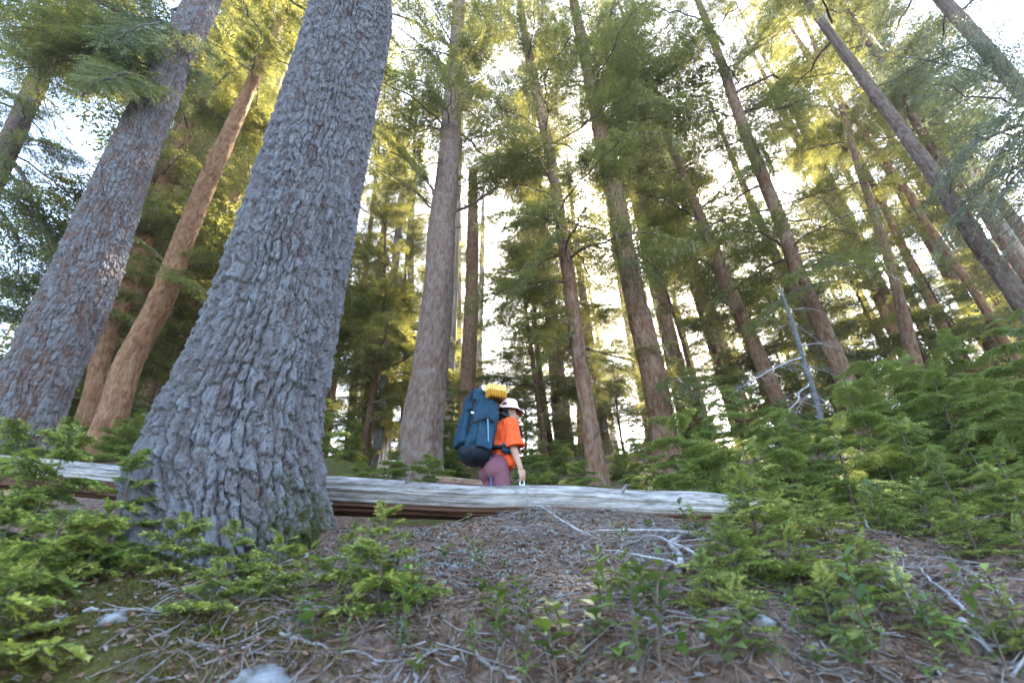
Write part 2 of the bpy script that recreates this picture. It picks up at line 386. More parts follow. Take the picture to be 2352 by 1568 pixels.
    T = np.stack([(ns - 1) * nth + np.arange(nth), (ns - 1) * nth + (np.arange(nth) + 1) % nth, np.full(nth, k)], -1)
    moss = np.exp(-(S / 0.75) ** 2) * np.clip(np.cos(TH - (side if side is not None else 0.3)), 0, 1) * (.78 if side is not None else 0.0)
    ap = np.append
    if base is not None: Vf = Vf - np.asarray(base)
    return mk_mesh(name, Vf, [F, T], mat, smooth=nth < 200, attrs={'plate': ap(pl.ravel(), 0), 'moss': ap(moss.ravel(), 0)}), C, R, s

# ---------------------------------------------------------------- boughs
def unit(v): return v / (np.linalg.norm(v, axis=-1, keepdims=True) + 1e-9)

def blades(mb, B, D, U, Ln, Wd, m, a, b):
    """flat pointed sprays: base points B, directions D, up vectors U"""
    S = unit(np.cross(D, U)); k = len(B)
    V = np.stack([B, B + D * (Ln * .45)[:, None] + S * (Wd / 2)[:, None] - U * (Wd * .15)[:, None],
                  B + D * Ln[:, None], B + D * (Ln * .45)[:, None] - S * (Wd / 2)[:, None] - U * (Wd * .15)[:, None]], 1)
    i = np.arange(k)[:, None] * 4
    T = np.concatenate([i + [0, 1, 2], i + [0, 2, 3]])
    mb.add(V, T, None, m, np.repeat(a, 4), np.repeat(b, 4))

def needles(mb, rs, B, D, U, Ln, n, nl, nw, m, a, b):
    k = len(B); S = unit(np.cross(D, U))
    u = (np.arange(n) + .5)[None] / n + rs.uniform(-.02, .02, (k, n)); sg = np.where(np.arange(n) % 2, 1.0, -1.0)[None] * np.ones((k, 1))
    base = B[:, None] + D[:, None] * (Ln[:, None] * u)[..., None]
    d = D[:, None] * rs.uniform(.35, .75, (k, n))[..., None] + S[:, None] * (sg * rs.uniform(.5, 1, (k, n)))[..., None] + U[:, None] * rs.uniform(-.15, .5, (k, n))[..., None]
    d = unit(d); l = nl * rs.uniform(.7, 1.1, (k, n)) * (1 - .35 * np.abs(u - .35))
    w = unit(np.cross(d, U[:, None] + 0 * d)) * nw * .5
    V = np.stack([base - w, base + w, base + d * l[..., None]], 2).reshape(-1, 3)
    T = np.arange(k * n * 3).reshape(-1, 3)
    mb.add(V, T, None, m, np.repeat(np.broadcast_to(a[:, None] * np.ones((1, n)), (k, n)).ravel(), 3), np.repeat(np.clip(b[:, None] + rs.uniform(-.2, .2, (k, n)), 0, 1).ravel(), 3))

def make_bough(name, seed, L=2.6, droop=0.5, mode='blade', dens=1.0, mats=None, tips=0.15, beard=0.3, rise=0.15, width=0.46, gap=0.1, dead=False, rbk=0.011, leaf=0.066, leaf_step=0.022, nn=16, nw=0.003):
    rs = np.random.RandomState(seed); mb = MB()
    nt_ = 14; t = np.linspace(0, 1, nt_)
    wob = np.cumsum(rs.normal(0, .02, nt_)) * L
    main = np.stack([L * t, wob, L * (rise * t - droop * t ** 2)], -1)
    rb = rbk * L
    mb.tube(main, rb * (1 - .85 * t), 5, 0)
    sp = (0.055 if mode == 'blade' else 0.035) * max(L, .4) / 1.0 / dens
    if mode == 'blade': sp = 0.062 / dens
    if mode == 'needle': sp = 0.024 / dens
    tt = np.arange(gap, 0.99, sp / L); BB, DD, UU, LL, WW, AA, VV = [], [], [], [], [], [], []
    for k, tk in enumerate(tt):
        tk = min(.985, tk + rs.uniform(-.3, .3) * sp / L)
        p = np.array([np.interp(tk, t, main[:, q]) for q in range(3)])
        tan = unit(np.array([np.interp(min(1, tk + .05), t, main[:, q]) for q in range(3)]) - p + np.array([1e-4, 0, 0]))
        sd = 1 if k % 2 else -1
        l2 = L * width * (min(1, tk * 3.0 + .25)) * (1 - tk) ** 0.65 * rs.uniform(.55, 1.15) + .035 * L
        if rs.rand() < 0.12: continue
        d = unit(tan * rs.uniform(.45, .8) + np.array([0, sd, 0]) * rs.uniform(.6, 1) + np.array([0, 0, rs.uniform(-.14, .10)]))
        n2 = 7; u = np.linspace(0, 1, n2)
        q = p + d * (l2 * u)[:, None] + np.array([0, 0, -1.0]) * (l2 * rs.uniform(.04, .28) * u ** 2)[:, None] + rs.normal(0, .012 * l2, (n2, 3)) * u[:, None]
        mb.tube(q, max(.0012, rb * .3 * (l2 / (L * width))) * (1 - .8 * u), 3, 0, cap=False)
        if dead:
            for e in range(rs.randint(1, 5)):
                uu = rs.uniform(.2, .95); pe = np.array([np.interp(uu, u, q[:, c]) for c in range(3)])
                de = unit(d + rs.normal(0, .6, 3)); mb.tube(np.stack([pe, pe + de * l2 * .18, pe + (de + [0, 0, -.3]) * l2 * .38]), [.0035, .0025, .001], 3, 0, cap=False)
            continue
        # side twiglets off the secondary twig, leaf sprays (or needled shoots) along every twiglet
        st3 = (0.042 if mode == 'blade' else 0.022) / dens
        u3 = np.arange(.06, .98, st3 / l2)
        if len(u3) == 0: u3 = np.array([.5])
        u3 = np.clip(u3 + rs.uniform(-.4, .4, len(u3)) * st3 / l2, 0.02, .99)
        qa = np.append(u, 1.15); qx = np.vstack([q, q[-1] + (q[-1] - q[-2]) * .8])
        at = lambda w: np.stack([np.interp(w, qa, qx[:, c]) for c in range(3)], -1)
        p3 = at(u3); t3 = unit(at(np.clip(u3 + .12, 0, 1.15)) - p3 + 1e-6); k3 = len(u3)
        sg = np.where(np.arange(k3) % 2, 1.0, -1.0)
        up = unit(np.array([[0, 0, 1.0]]) + rs.normal(0, .22, (k3, 3)))
        lat = unit(np.cross(t3, up)) * sg[:, None]
        d3 = unit(t3 * rs.uniform(.5, 1.0, k3)[:, None] + lat * rs.uniform(.5, 1.0, k3)[:, None] + np.array([0, 0, 1]) * rs.uniform(-.2, .08, k3)[:, None])
        l3 = (.38 * l2 * (1 - u3) ** .7 + (.09 if mode == 'blade' else .03)) * rs.uniform(.5, 1.15, k3)
        # the secondary twig's own end counts as one more twiglet
        p3 = np.vstack([p3, at(np.array([.8]))]); d3 = np.vstack([d3, t3[-1:]]); l3 = np.append(l3, .3 * l2 + .04); u3 = np.append(u3, 1.0)
        sl = (leaf_step if mode == 'blade' else 0.022) / dens
        for e in range(len(p3)):
            n4 = max(2, int(l3[e] / sl)); w4 = (np.arange(n4) + rs.rand(n4) * .6) / n4
            b4 = p3[e] + d3[e] * (l3[e] * w4)[:, None] - np.array([0, 0, 1.0]) * (.14 * l3[e] * w4 ** 2)[:, None]
            up4 = unit(np.array([[0, 0, 1.0]]) + rs.normal(0, .35, (n4, 3)))
            sg4 = np.where(np.arange(n4) % 2, 1.0, -1.0)
            lat4 = unit(np.cross(d3[e][None], up4)) * sg4[:, None]
            d4 = unit(d3[e][None] * rs.uniform(.5, 1.0, n4)[:, None] + lat4 * rs.uniform(.35, .9, n4)[:, None] + np.array([0, 0, 1]) * rs.uniform(-.2, .12, n4)[:, None])
            base_l = (leaf if mode == 'blade' else 0.036)
            ll = base_l * rs.uniform(.55, 1.2, n4) * (1 - .4 * w4)
            d4[-1] = d3[e]; outer = .25 * w4 + .75 * u3[e]
            tipv = (rs.rand(n4) < tips * (0.3 + 1.3 * w4 ** 2)).astype(float) * rs.uniform(.5, 1, n4)
            if mode == 'needle': tipv = ((outer + rs.normal(0, .12, n4)) > 1.0 - .55 * tips) * rs.uniform(.5, 1, n4)
            BB.append(b4); DD.append(d4); UU.append(up4); LL.append(ll); AA.append(tipv); VV.append(np.clip(rs.rand(n4) * .6 + .4 * rs.rand() * outer, 0, 1))
            if mode == 'needle': mb.tube(np.stack([p3[e], p3[e] + d3[e] * l3[e] * .5 - [0, 0, .06 * l3[e]], p3[e] + d3[e] * l3[e] - [0, 0, .25 * l3[e]]]), [.0014, .001, .0006], 3, 0, cap=False)
        if beard and rs.rand() < beard:
            ub = rs.uniform(.05, .9); pb = np.array([np.interp(ub, u, q[:, c]) for c in range(3)])
            for _ in range(rs.randint(2, 5)):
                ln = rs.uniform(.08, .3); o_ = rs.normal(0, .02, 3); wv = rs.normal(0, .012, (4, 2)); sx = unit(np.append(rs.normal(0, 1, 2), 0.0)) * rs.uniform(.003, .008)
                pts = np.array([pb + o_ + [wv[i, 0], wv[i, 1], -ln * i / 3] for i in range(4)])
                wd_ = np.array([.7, 1, .7, .1])[:, None] * sx
                mb.add(np.concatenate([pts - wd_, pts + wd_]), None, [(i, i + 1, i + 5, i + 4) for i in range(3)], 2, 0, rs.rand())
    if BB:
        B, D, U, Ln, A, Vv = map(np.concatenate, (BB, DD, UU, LL, AA, VV))
        if mode == 'blade':
            blades(mb, B, D, U, Ln, Ln * rs.uniform(.34, .52, len(Ln)), 1, A, Vv)
        else:
            needles(mb, rs, B, D, U, Ln, nn, 0.0145, nw, 1, A, Vv)
    return mb.mesh(name, mats)

HM = [MAT['twig'], MAT['hemlock'], MAT['beard']]
HB = [MAT['twig'], MAT['hemlock_blue'], MAT['beard']]
FM = [MAT['twig'], MAT['fir'], MAT['beard']]
DM = [MAT['dead'], MAT['hemlock'], MAT['beard']]
BOUGH = [make_bough('hemlock_bough', 100 + i, 2.6, rs_d, 'blade', dn, HM, 0.12, be) for i, (rs_d, dn, be) in
         enumerate([(.25, 1.1, .25), (.4, 1.0, .35), (.55, 1.0, .5), (.7, .9, .6), (.35, 1.25, .15), (.5, .7, .7)])]
BOUGHB = [make_bough('blue_bough', 140 + i, 2.6, d_, 'blade', .8, HB, 0.25, .1) for i, d_ in enumerate((.25, .45, .35))]
BOUGHD = [make_bough('dead_bough', 160 + i, 1.6, d_, 'blade', .9, DM, 0, .5, width=.4, dead=True) for i, d_ in enumerate((.15, .4, .6))]
BOUGHT = [make_bough('bleached_branch', 165 + i, 1.0, d_, 'blade', .9, DM, 0, 0, width=.55, dead=True, rbk=.018) for i, d_ in enumerate((.1, .3, -.1))]
BOUGHW = [make_bough('bare_bough', 170 + i, 2.2, d_, 'blade', .8, HM, 0, .9, width=.35, dead=True) for i, d_ in enumerate((.0, .3, .55))]
FINE = [make_bough('fir_branch', 180 + i, .5, d_, 'needle', 1.15, FM, tp, 0, rise=.25, width=.5, gap=.12, nn=22, nw=.004) for i, (d_, tp) in enumerate([(.2, 1.1), (.35, 1.35), (.15, 1.6), (.4, .9)])]
FINED = [make_bough('young_hemlock_branch', 190 + i, .8, d_, 'blade', 2.1, [MAT['twig'], MAT['young'], MAT['beard']], tp, .03, rise=.2, width=.5, gap=.08, leaf=.058, leaf_step=.038) for i, (d_, tp) in enumerate([(.3, .2), (.5, .25), (.4, .4)])]

def place(parent, me, A, az, pitch, roll, scale, name='bough'):
    o = bpy.data.objects.new(name, me); COL.objects.link(o); o.parent = parent
    o.location = tuple(np.asarray(A) - np.array(parent.location))
    o.rotation_euler = Euler((roll, -pitch, az), 'XYZ'); o.scale = (scale,) * 3
    return o

def place_to(parent, me, A, B, L0, roll=0.0, name='bough'):
    A = np.asarray(A, float); B = np.asarray(B, float); d = B - A; l = np.linalg.norm(d)
    return place(parent, me, A, math.atan2(d[1], d[0]), math.asin(d[2] / l), roll, l / L0, name)

TREES = {}
def tree(key, name, label, Y, pts, mat, nth, ns, cw=0.05, amp=0.012, H=None, bough_from=None, nb=0, blen=2.6, bset=None, seed=1,
         flare=0.3, stretch=2.4, lean_top=0.0, top='point', group=None, bden=1.0, side=None, widthk=0.93, bare=0.0):
    """pts: (px, py, width px) from the top downwards, measured on the photograph"""
    rs = np.random.RandomState(seed)
    P, R = [], []
    for q, (px, py, w) in enumerate(pts):
        p = atY(px, py, Y); a_, b_ = pts[max(q - 1, 0)], pts[min(q + 1, len(pts) - 1)]; sl_ = (b_[0] - a_[0]) / (b_[1] - a_[1])
        v = p - CAM; o_ = unit(np.array([v[1], -v[0], 0.0])) * .01; d_ = proj(p + o_) - proj(p - o_)     # outline of a round trunk, cut along the picture's row
        P.append(p); R.append(w * .01 / abs(d_[0] - sl_ * d_[1]))
    P, R = P[::-1], R[::-1]
    P = np.array(P); R = np.array(R)
    d = P[min(2, len(P) - 1)] - P[0]; d = d / d[2]
    # carry the trunk down into the ground
    z0 = gz(P[0][0], P[0][1]); k = 0
    b = P[0].copy()
    for _ in range(6):
        zz = gz(b[0], b[1]); b = P[0] + d * (zz - P[0][2])
    base = b.copy(); r0 = R[0] * 1.03
    sink = b - d * 0.35
    if P[0][2] > b[2] + 0.15: P = np.vstack([sink, b, P]); R = np.concatenate([[r0 * 1.02, r0], R])
    else: P = np.vstack([sink, P]); R = np.concatenate([[r0 * 1.02], R])
    vis = float(np.linalg.norm(np.diff(P, axis=0), axis=1).sum()) + .4
    if H is not None and H + base[2] > P[-1][2] + 0.5:
        e = (P[-1] - P[-2]); e = e / e[2]; e = np.array([e[0] * .6, e[1] * .6, 1]); n = H + base[2] - P[-1][2]
        rt = R[-1]
        P = np.vstack([P, P[-1] + e * n * .35, P[-1] + e * n * .7, P[-1] + e * n]); R = np.concatenate([R, [rt * .75, rt * .42, .02]])
    E = empty(name, base, label, 'tree', group)
    me, C, RR, s = trunk_mesh('trunk', P, R, nth, ns, mat, cw, amp, stretch, seed=seed, flare=flare, base=base, side=side, top=top, vis=vis)
    obj('trunk', me, E)
    TREES[key] = (E, C, RR, base)
    if bough_from and R.max() > .1:
        for q in range(7):
            z = base[2] + bough_from * rs.uniform(.25, 1.05); c = np.array([np.interp(z, C[:, 2], C[:, k_]) for k_ in range(3)]); rr = float(np.interp(z, C[:, 2], RR)); az_ = rs.rand() * 6.28
            place(E, BOUGHW[rs.randint(3)], c + rr * .8 * np.array([math.cos(az_), math.sin(az_), 0]), az_, rs.uniform(-.3, .3), rs.uniform(-1, 1), rs.uniform(.12, .42), 'dead_branch')
    if nb:
        nb = int(nb * .76); h0 = bough_from; az = rs.rand() * 6.28
        Ht = C[-1][2] - base[2]
        hs = np.sort(h0 + (Ht - h0) * rs.rand(nb) ** 1.15 * .97)
        for hh in hs:
            z = base[2] + hh; c = np.array([np.interp(z, C[:, 2], C[:, q]) for q in range(3)])
            az += 2.4 + rs.uniform(-.6, .6)
            fr = (hh - h0) / max(Ht - h0, 1)
            l = blen * rs.uniform(.65, 1.2) * (1 - .72 * fr ** 1.5)
            bs = bset or BOUGH
            if rs.rand() < bare: bs = BOUGHW
            L0 = 2.6 if bs is not BOUGHW else 2.2
            place(E, bs[rs.randint(len(bs))], c, az, rs.uniform(-.15, .28) + .2 * fr, rs.uniform(-.25, .25), l / L0)
    return E

# ---- the near trees, pixel columns measured on the photograph (px, py, width)
tree('hero', 'conifer_tree', 'massive conifer with thick grey flaky bark in front of the fallen log', 2.45,
     [(817, 0, 176), (745, 300, 228), (670, 588, 289), (598, 833, 348), (543, 1017, 410), (527, 1130, 462), (535, 1220, 480)],
     MAT['bark_hero'], 500, 800, cw=0.046, amp=0.034, stretch=3.5, H=7.2, seed=3, flare=0.05, side=-0.1, widthk=0.9)
tree('left', 'conifer_tree', 'large leaning conifer with grey bark at the left edge, second thickest trunk', 4.6,
     [(467, 0, 92), (372, 200, 106), (285, 400, 138), (245, 500, 152), (170, 700, 186), (75, 900, 200)],
     MAT['bark_grey'], 260, 560, cw=0.052, amp=0.032, stretch=3.0, H=24, seed=5, flare=0.15, bough_from=11, nb=26, blen=3.0, widthk=0.85)
tree('c', 'conifer_tree', 'tall straight conifer with pale flared base right behind the backpack', 8.5,
     [(1055, 0, 26), (1040, 225, 40), (1030, 375, 49), (1015, 539, 62), (1005, 689, 69), (990, 839, 80), (969, 989, 99), (959, 1101, 108)],
     MAT['bark_mid'], 150, 380, cw=0.055, amp=0.026, H=30, seed=8, flare=0.12, bough_from=9.5, nb=48, blen=3.0, widthk=0.97)
tree('t3', 'conifer_tree', 'grey trunk crossing the left edge high up beside the dark bough', 6.5,
     [(130, 95, 54), (69, 225, 60), (5, 370, 64), (-70, 540, 68)], MAT['bark_dark'], 90, 300, amp=0.028, H=24, seed=9, bough_from=6, nb=34, blen=2.6)
tree('t4', 'conifer_tree', 'slender red-brown trunk showing just right of the leaning left conifer', 8.2,
     [(433, 281, 36), (397, 375, 42), (345, 525, 46), (238, 802, 51), (202, 951, 52)], MAT['bark_warm_glow'], 80, 260, amp=0.023, H=27, seed=10, bough_from=9, nb=40, blen=2.8)
tree('t5', 'conifer_tree', 'red-brown leaning trunk left of the massive conifer, flared at the base', 7.2,
     [(588, 169, 32), (530, 300, 42), (426, 539, 56), (371, 689, 64), (294, 839, 70), (248, 985, 78)], MAT['bark_warm_glow'], 90, 280, amp=0.023, H=25, seed=11, bough_from=10, nb=36, blen=2.6, widthk=.9)
tree('t6', 'conifer_tree', 'thin orange-brown trunk peeking out left of the massive conifer', 13,
     [(500, 560, 26), (444, 708, 30), (370, 960, 34)], MAT['bark_warm_glow'], 48, 160, amp=0.01, H=26, seed=12, bough_from=7, nb=40, blen=2.8)
tree('t6b', 'conifer_tree', 'faint far trunk between two red-brown trunks on the left', 18,
     [(420, 760, 18), (330, 985, 22)], MAT['bark_warm_glow'], 40, 120, H=26, seed=13, bough_from=5, nb=36, blen=2.6)
tree('t7a', 'conifer_tree', 'dark thin tree with bare twigs right of the massive conifer', 12,
     [(912, 560, 17), (903, 650, 18), (891, 801, 20), (872, 989, 23)], MAT['bark_grey'], 48, 160, H=17, seed=14, bough_from=2.4, nb=40, blen=2.3, bare=.2)
tree('t7b', 'conifer_tree', 'thin far trunk just left of the pale-based conifer', 18,
     [(945, 480, 14), (943, 764, 16), (940, 960, 17)], MAT['bark_grey'], 40, 130, H=24, seed=15, bough_from=6, nb=34, blen=2.3)
tree('t7c', 'conifer_tree', 'far trunk nearest to the right side of the massive conifer', 15.5,
     [(818, 830, 18), (804, 1005, 22)], MAT['bark_red'], 40, 120, H=22, seed=16, bough_from=3.5, nb=38, blen=2.4)
tree('t7d', 'conifer_tree', 'far trunk between the massive conifer and the dark thin tree', 14,
     [(855, 820, 23), (842, 1005, 27)], MAT['bark_red'], 40, 120, H=20, seed=17, bough_from=4, nb=34, blen=2.4)
tree('snag', 'dead_snag', 'broken-topped dead trunk standing behind the hiker', 11,
     [(1086, 392, 21), (1086, 539, 26), (1081, 726, 32), (1073, 914, 37), (1070, 1085, 42)], MAT['bark_red'], 70, 240, amp=0.012, seed=18, top='broken', flare=.08)
tree('t9b', 'conifer_tree', 'pale slim far trunk directly right of the broken-topped dead trunk', 20,
     [(1106, 640, 13), (1101, 790, 15), (1098, 1000, 17)], MAT['bark_pale'], 40, 120, H=22, seed=19, bough_from=10, nb=24, blen=2.2)
tree('t9c', 'conifer_tree', 'pale far trunk between the flared conifer and the broken-topped dead trunk', 13,
     [(1036, 780, 22), (1032, 850, 24), (1027, 1060, 28)], MAT['bark_pale'], 40, 120, H=22, seed=20, bough_from=12, nb=20, blen=2.0)
tree('t10', 'hemlock_tree', 'hemlock with drooping green boughs right behind the hiker', 8,
     [(1208, 94, 18), (1236, 225, 22), (1270, 394, 25), (1297, 577, 27), (1318, 726, 32), (1333, 839, 34), (1358, 989, 38), (1372, 1101, 50)],
     MAT['bark_red'], 80, 260, amp=0.021, H=22, seed=21, bough_from=2.3, nb=70, blen=2.7)
tree('t11', 'conifer_tree', 'straight red-brown conifer with bare lower trunk in front of the sun', 8.6,
     [(1336, 94, 26), (1355, 187, 30), (1388, 338, 38), (1421, 487, 45), (1430, 539, 45), (1460, 689, 50), (1496, 839, 58), (1523, 989, 60), (1536, 1081, 66)],
     MAT['bark_red'], 100, 320, amp=0.027, H=28, seed=22, bough_from=9.5, nb=42, blen=3.0)
tree('t12', 'conifer_tree', 'slimmer trunk tucked behind the straight red-brown conifer', 13,
     [(1480, 460, 19), (1509, 633, 26), (1545, 801, 30), (1566, 914, 32)], MAT['bark_red'], 48, 180, H=24, seed=23, bough_from=9, nb=36, blen=2.5)
tree('t13', 'conifer_tree', 'conifer between the sunlit gap and the dead grey sapling, trunk half hidden', 10,
     [(1558, 375, 20), (1612, 506, 26), (1654, 614, 32), (1744, 820, 38), (1790, 930, 41)], MAT['bark_red'], 60, 220, H=23, seed=24, bough_from=4.5, nb=58, blen=2.6)
tree('t14', 'hemlock_tree', 'dark-trunked hemlock behind the dead grey sapling', 8,
     [(1639, 94, 20), (1710, 300, 30), (1805, 544, 36), (1828, 614, 40), (1911, 801, 47)], MAT['bark_red'], 80, 240, amp=0.023, H=24, seed=25, bough_from=3.2, nb=62, blen=2.5, bare=.15)
tree('t16', 'conifer_tree', 'slim orange trunk left of the dark thin trunk on the right', 14,
     [(1860, 330, 17), (1903, 412, 20), (2010, 670, 27), (2044, 745, 29)], MAT['bark_warm_glow'], 48, 160, H=28, seed=26, bough_from=10, nb=30, blen=2.4)
tree('t16b', 'conifer_tree', 'faint orange trunk right behind the slim orange one', 16.5,
     [(1987, 577, 25), (2046, 708, 28)], MAT['bark_warm_glow'], 48, 160, H=28, seed=27, bough_from=10, nb=30, blen=2.4)
tree('t17', 'conifer_tree', 'dark thin trunk curving upward on the right above the shrubs', 9,
     [(1931, 244, 15), (1969, 375, 18), (2006, 487, 22), (2030, 558, 24), (2061, 670, 27), (2088, 783, 36)], MAT['bark_red'], 60, 200, H=22, seed=28, bough_from=7, nb=36, blen=2.0, bare=.2)
tree('t17b', 'conifer_tree', 'pale far trunk between the dark thin trunk and the next dark one', 15,
     [(2050, 600, 22), (2135, 772, 27)], MAT['bark_pale'], 40, 140, H=26, seed=29, bough_from=9, nb=28, blen=2.2)
tree('t18', 'conifer_tree', 'dark red trunk second left of the thick right-hand trunk', 11,
     [(2036, 487, 20), (2081, 584, 24), (2135, 689, 28), (2181, 783, 32)], MAT['bark_warm_glow'], 48, 160, H=25, seed=30, bough_from=8, nb=34, blen=2.4)
tree('t19', 'conifer_tree', 'knobbly trunk immediately left of the thick right-hand trunk', 10,
     [(2036, 375, 18), (2078, 431, 20), (2130, 517, 23), (2173, 576, 24), (2250, 690, 27), (2300, 775, 29)], MAT['bark_warm_glow'], 48, 180, H=26, seed=31, bough_from=7, nb=36, blen=2.2, bare=.25)
tree('t20', 'conifer_tree', 'thick grey-brown trunk leaning across the right edge', 6.5,
     [(1987, 187, 36), (2085, 319, 43), (2175, 450, 50), (2250, 561, 57), (2330, 670, 62), (2400, 765, 66)], MAT['bark_dark'], 110, 340, amp=.03, H=24, seed=32, bough_from=9, nb=36, blen=2.6, widthk=.86)
tree('t21', 'conifer_tree', 'darker trunk parallel behind the thick right-hand trunk', 9,
     [(2060, 205, 25), (2103, 281, 28), (2154, 356, 32), (2251, 469, 38), (2318, 576, 42)], MAT['bark_red'], 60, 200, H=27, seed=33, bough_from=9, nb=40, blen=2.6)
tree('t22', 'conifer_tree', 'pale grey trunk rightmost of the trio by the right edge', 12,
     [(2100, 200, 28), (2139, 263, 30), (2191, 349, 33), (2242, 432, 36), (2352, 600, 40)], MAT['bark_pale'], 60, 200, H=28, seed=34, bough_from=11, nb=34, blen=2.6)
tree('t23', 'conifer_tree', 'dark trunk cutting the upper right corner', 6,
     [(2200, 40, 52), (2270, 120, 58), (2352, 215, 62)], MAT['bark_dark'], 80, 240, H=22, seed=35, bough_from=9, nb=18, blen=2.8, bset=BOUGHB, widthk=.8)
# dead pale sapling with tangled twigs
tree('t15', 'dead_sapling', 'dead grey leafless sapling with tangled pale twigs above the shrubs', 5.5,
     [(1790, 660, 5), (1815, 726, 10), (1849, 839, 14), (1879, 933, 16), (1894, 1000, 17)], MAT['dead2'], 20, 90, cw=.03, amp=.004, seed=36, widthk=.75)
E = TREES['t15'][0]
for i, (a, b_) in enumerate([((1845, 820), (1700, 900)), ((1850, 840), (1945, 870)), ((1838, 800), (1935, 760)), ((1860, 880), (1790, 1010)), ((1825, 745), (1900, 800)), ((1870, 905), (1960, 960)), ((1820, 735), (1745, 790)), ((1866, 900), (1800, 960)), ((1812, 715), (1890, 690))]):
    A = atY(*a, 5.5); B = atY(*b_, 5.5 + (-.35, .3, .1, -.4, .2, -.1, .35, .1, -.3)[i])
    place_to(E, BOUGHD[i % 3], A, B, 1.6, .3 * (i % 3 - 1), 'dead_branch')


# ---- boughs whose place in the photograph can be read off: (tree, depth of the end, [(start px, end px) ...])
rs = np.random.RandomState(8)
def boughs(key, Y, dy, lst, bset=None, L0=2.6):
    E = TREES[key][0]
    for a_, b_ in lst:
        A = atY(*a_, Y); B = atY(*b_, Y + rs.uniform(*dy)); bs = bset or BOUGH
        place_to(E, bs[rs.randint(len(bs))], A, B, L0 * .93, rs.uniform(-.2, .2))
boughs('left', 4.6, (-1.2, -.2), [((345, 175), (20, 150)), ((345, 160), (10, 20)), ((350, 120), (120, -80)), ((345, 185), (60, 90)), ((360, 100), (-20, -60)), ((350, 165), (90, 110)), ((355, 150), (40, 50)), ((370, 110), (230, 90)), ((350, 180), (120, 170)), ((345, 185), (200, 175)), ((385, 70), (60, -30)), ((380, 60), (180, -90)), ((350, 150), (190, 10)), ((345, 170), (150, 60)), ((390, 40), (300, -120)), ((345, 190), (230, 130)), ((420, 20), (330, 150)), ((400, 60), (260, 60))], BOUGH[:2] + BOUGH[4:5])
boughs('t5', 7.2, (-.9, .2), [((362, 640), (495, 625)), ((360, 600), (250, 600)), ((365, 590), (290, 520)), ((370, 610), (480, 560)), ((340, 680), (230, 670)), ((365, 630), (440, 610)), ((360, 640), (280, 610))], BOUGH[:2] + BOUGH[4:5])
boughs('t3', 6.5, (-.5, .5), [((5, 370), (160, 420)), ((0, 380), (120, 500)), ((-20, 420), (150, 560)), ((-30, 450), (100, 620)), ((-60, 520), (90, 700)), ((10, 340), (190, 330))])
boughs('c', 8.5, (-1.2, .8), [((1008, 480), (875, 370)), ((1015, 460), (870, 300)), ((1040, 280), (895, 180)), ((1040, 250), (880, 90)), ((1045, 200), (930, 10)), ((1045, 210), (1160, 100)), ((1035, 300), (870, 260)), ((1035, 340), (1130, 260)), ((1050, 120), (900, -40)), ((1050, 100), (1170, 0)), ((1040, 240), (990, 150)), ((1045, 180), (1090, 60)), ((1030, 370), (920, 380)), ((1040, 260), (960, 240)), ((1045, 215), (1010, 120))])
boughs('c', 8.5, (-.8, .8), [((1022, 495), (1300, 330)), ((1012, 525), (1150, 520)), ((990, 480), (880, 390))], BOUGHW, 2.2)
boughs('t10', 8, (-1.2, .9), [((1300, 560), (1130, 600)), ((1290, 500), (1110, 520)), ((1280, 450), (1120, 410)), ((1310, 650), (1120, 690)), ((1320, 720), (1150, 750)), ((1330, 760), (1200, 830)), ((1335, 800), (1180, 720)), ((1270, 400), (1110, 350)), ((1320, 700), (1440, 720)), ((1335, 820), (1450, 840)), ((1345, 880), (1470, 900)), ((1300, 560), (1400, 520)), ((1350, 930), (1230, 930)), ((1290, 520), (1190, 480)), ((1300, 600), (1200, 560)), ((1310, 660), (1220, 640)), ((1270, 420), (1180, 380)), ((1326, 760), (1250, 700))])
boughs('t11', 8.6, (-1.6, .3), [((1390, 330), (1610, 270)), ((1380, 290), (1560, 190)), ((1385, 320), (1500, 140)), ((1370, 240), (1690, 190)), ((1375, 270), (1620, 220)), ((1360, 200), (1480, 60)), ((1350, 160), (1230, 60)), ((1340, 120), (1440, 0)), ((1395, 350), (1520, 300)), ((1520, 960), (1430, 930)), ((1505, 880), (1590, 850)), ((1515, 930), (1620, 910)), ((1440, 590), (1500, 600))])
boughs('t14', 8, (-1.2, .6), [((1710, 300), (1860, 290)), ((1700, 250), (1850, 160)), ((1690, 200), (1560, 80)), ((1720, 330), (1600, 270)), ((1740, 400), (1640, 430)), ((1760, 450), (1900, 440)), ((1670, 150), (1820, 20)), ((1660, 120), (1500, 0)), ((1800, 520), (1700, 560)), ((1830, 620), (1960, 570)), ((1850, 680), (1700, 700)), ((1860, 700), (1980, 670)), ((1680, 180), (1760, 60)), ((1700, 260), (1950, 230)), ((1690, 220), (1900, 120)), ((1720, 320), (1800, 380))])
boughs('t23', 6, (-.5, .3), [((2400, 300), (2080, 370)), ((2420, 330), (2150, 270)), ((2450, 380), (2200, 440)), ((2430, 260), (2120, 190)), ((2380, 240), (2100, 80)), ((2440, 350), (2060, 480)), ((2400, 300), (2240, 340)), ((2350, 200), (2200, 20)), ((2450, 380), (2260, 520)), ((2340, 190), (2160, 120))], BOUGHB)

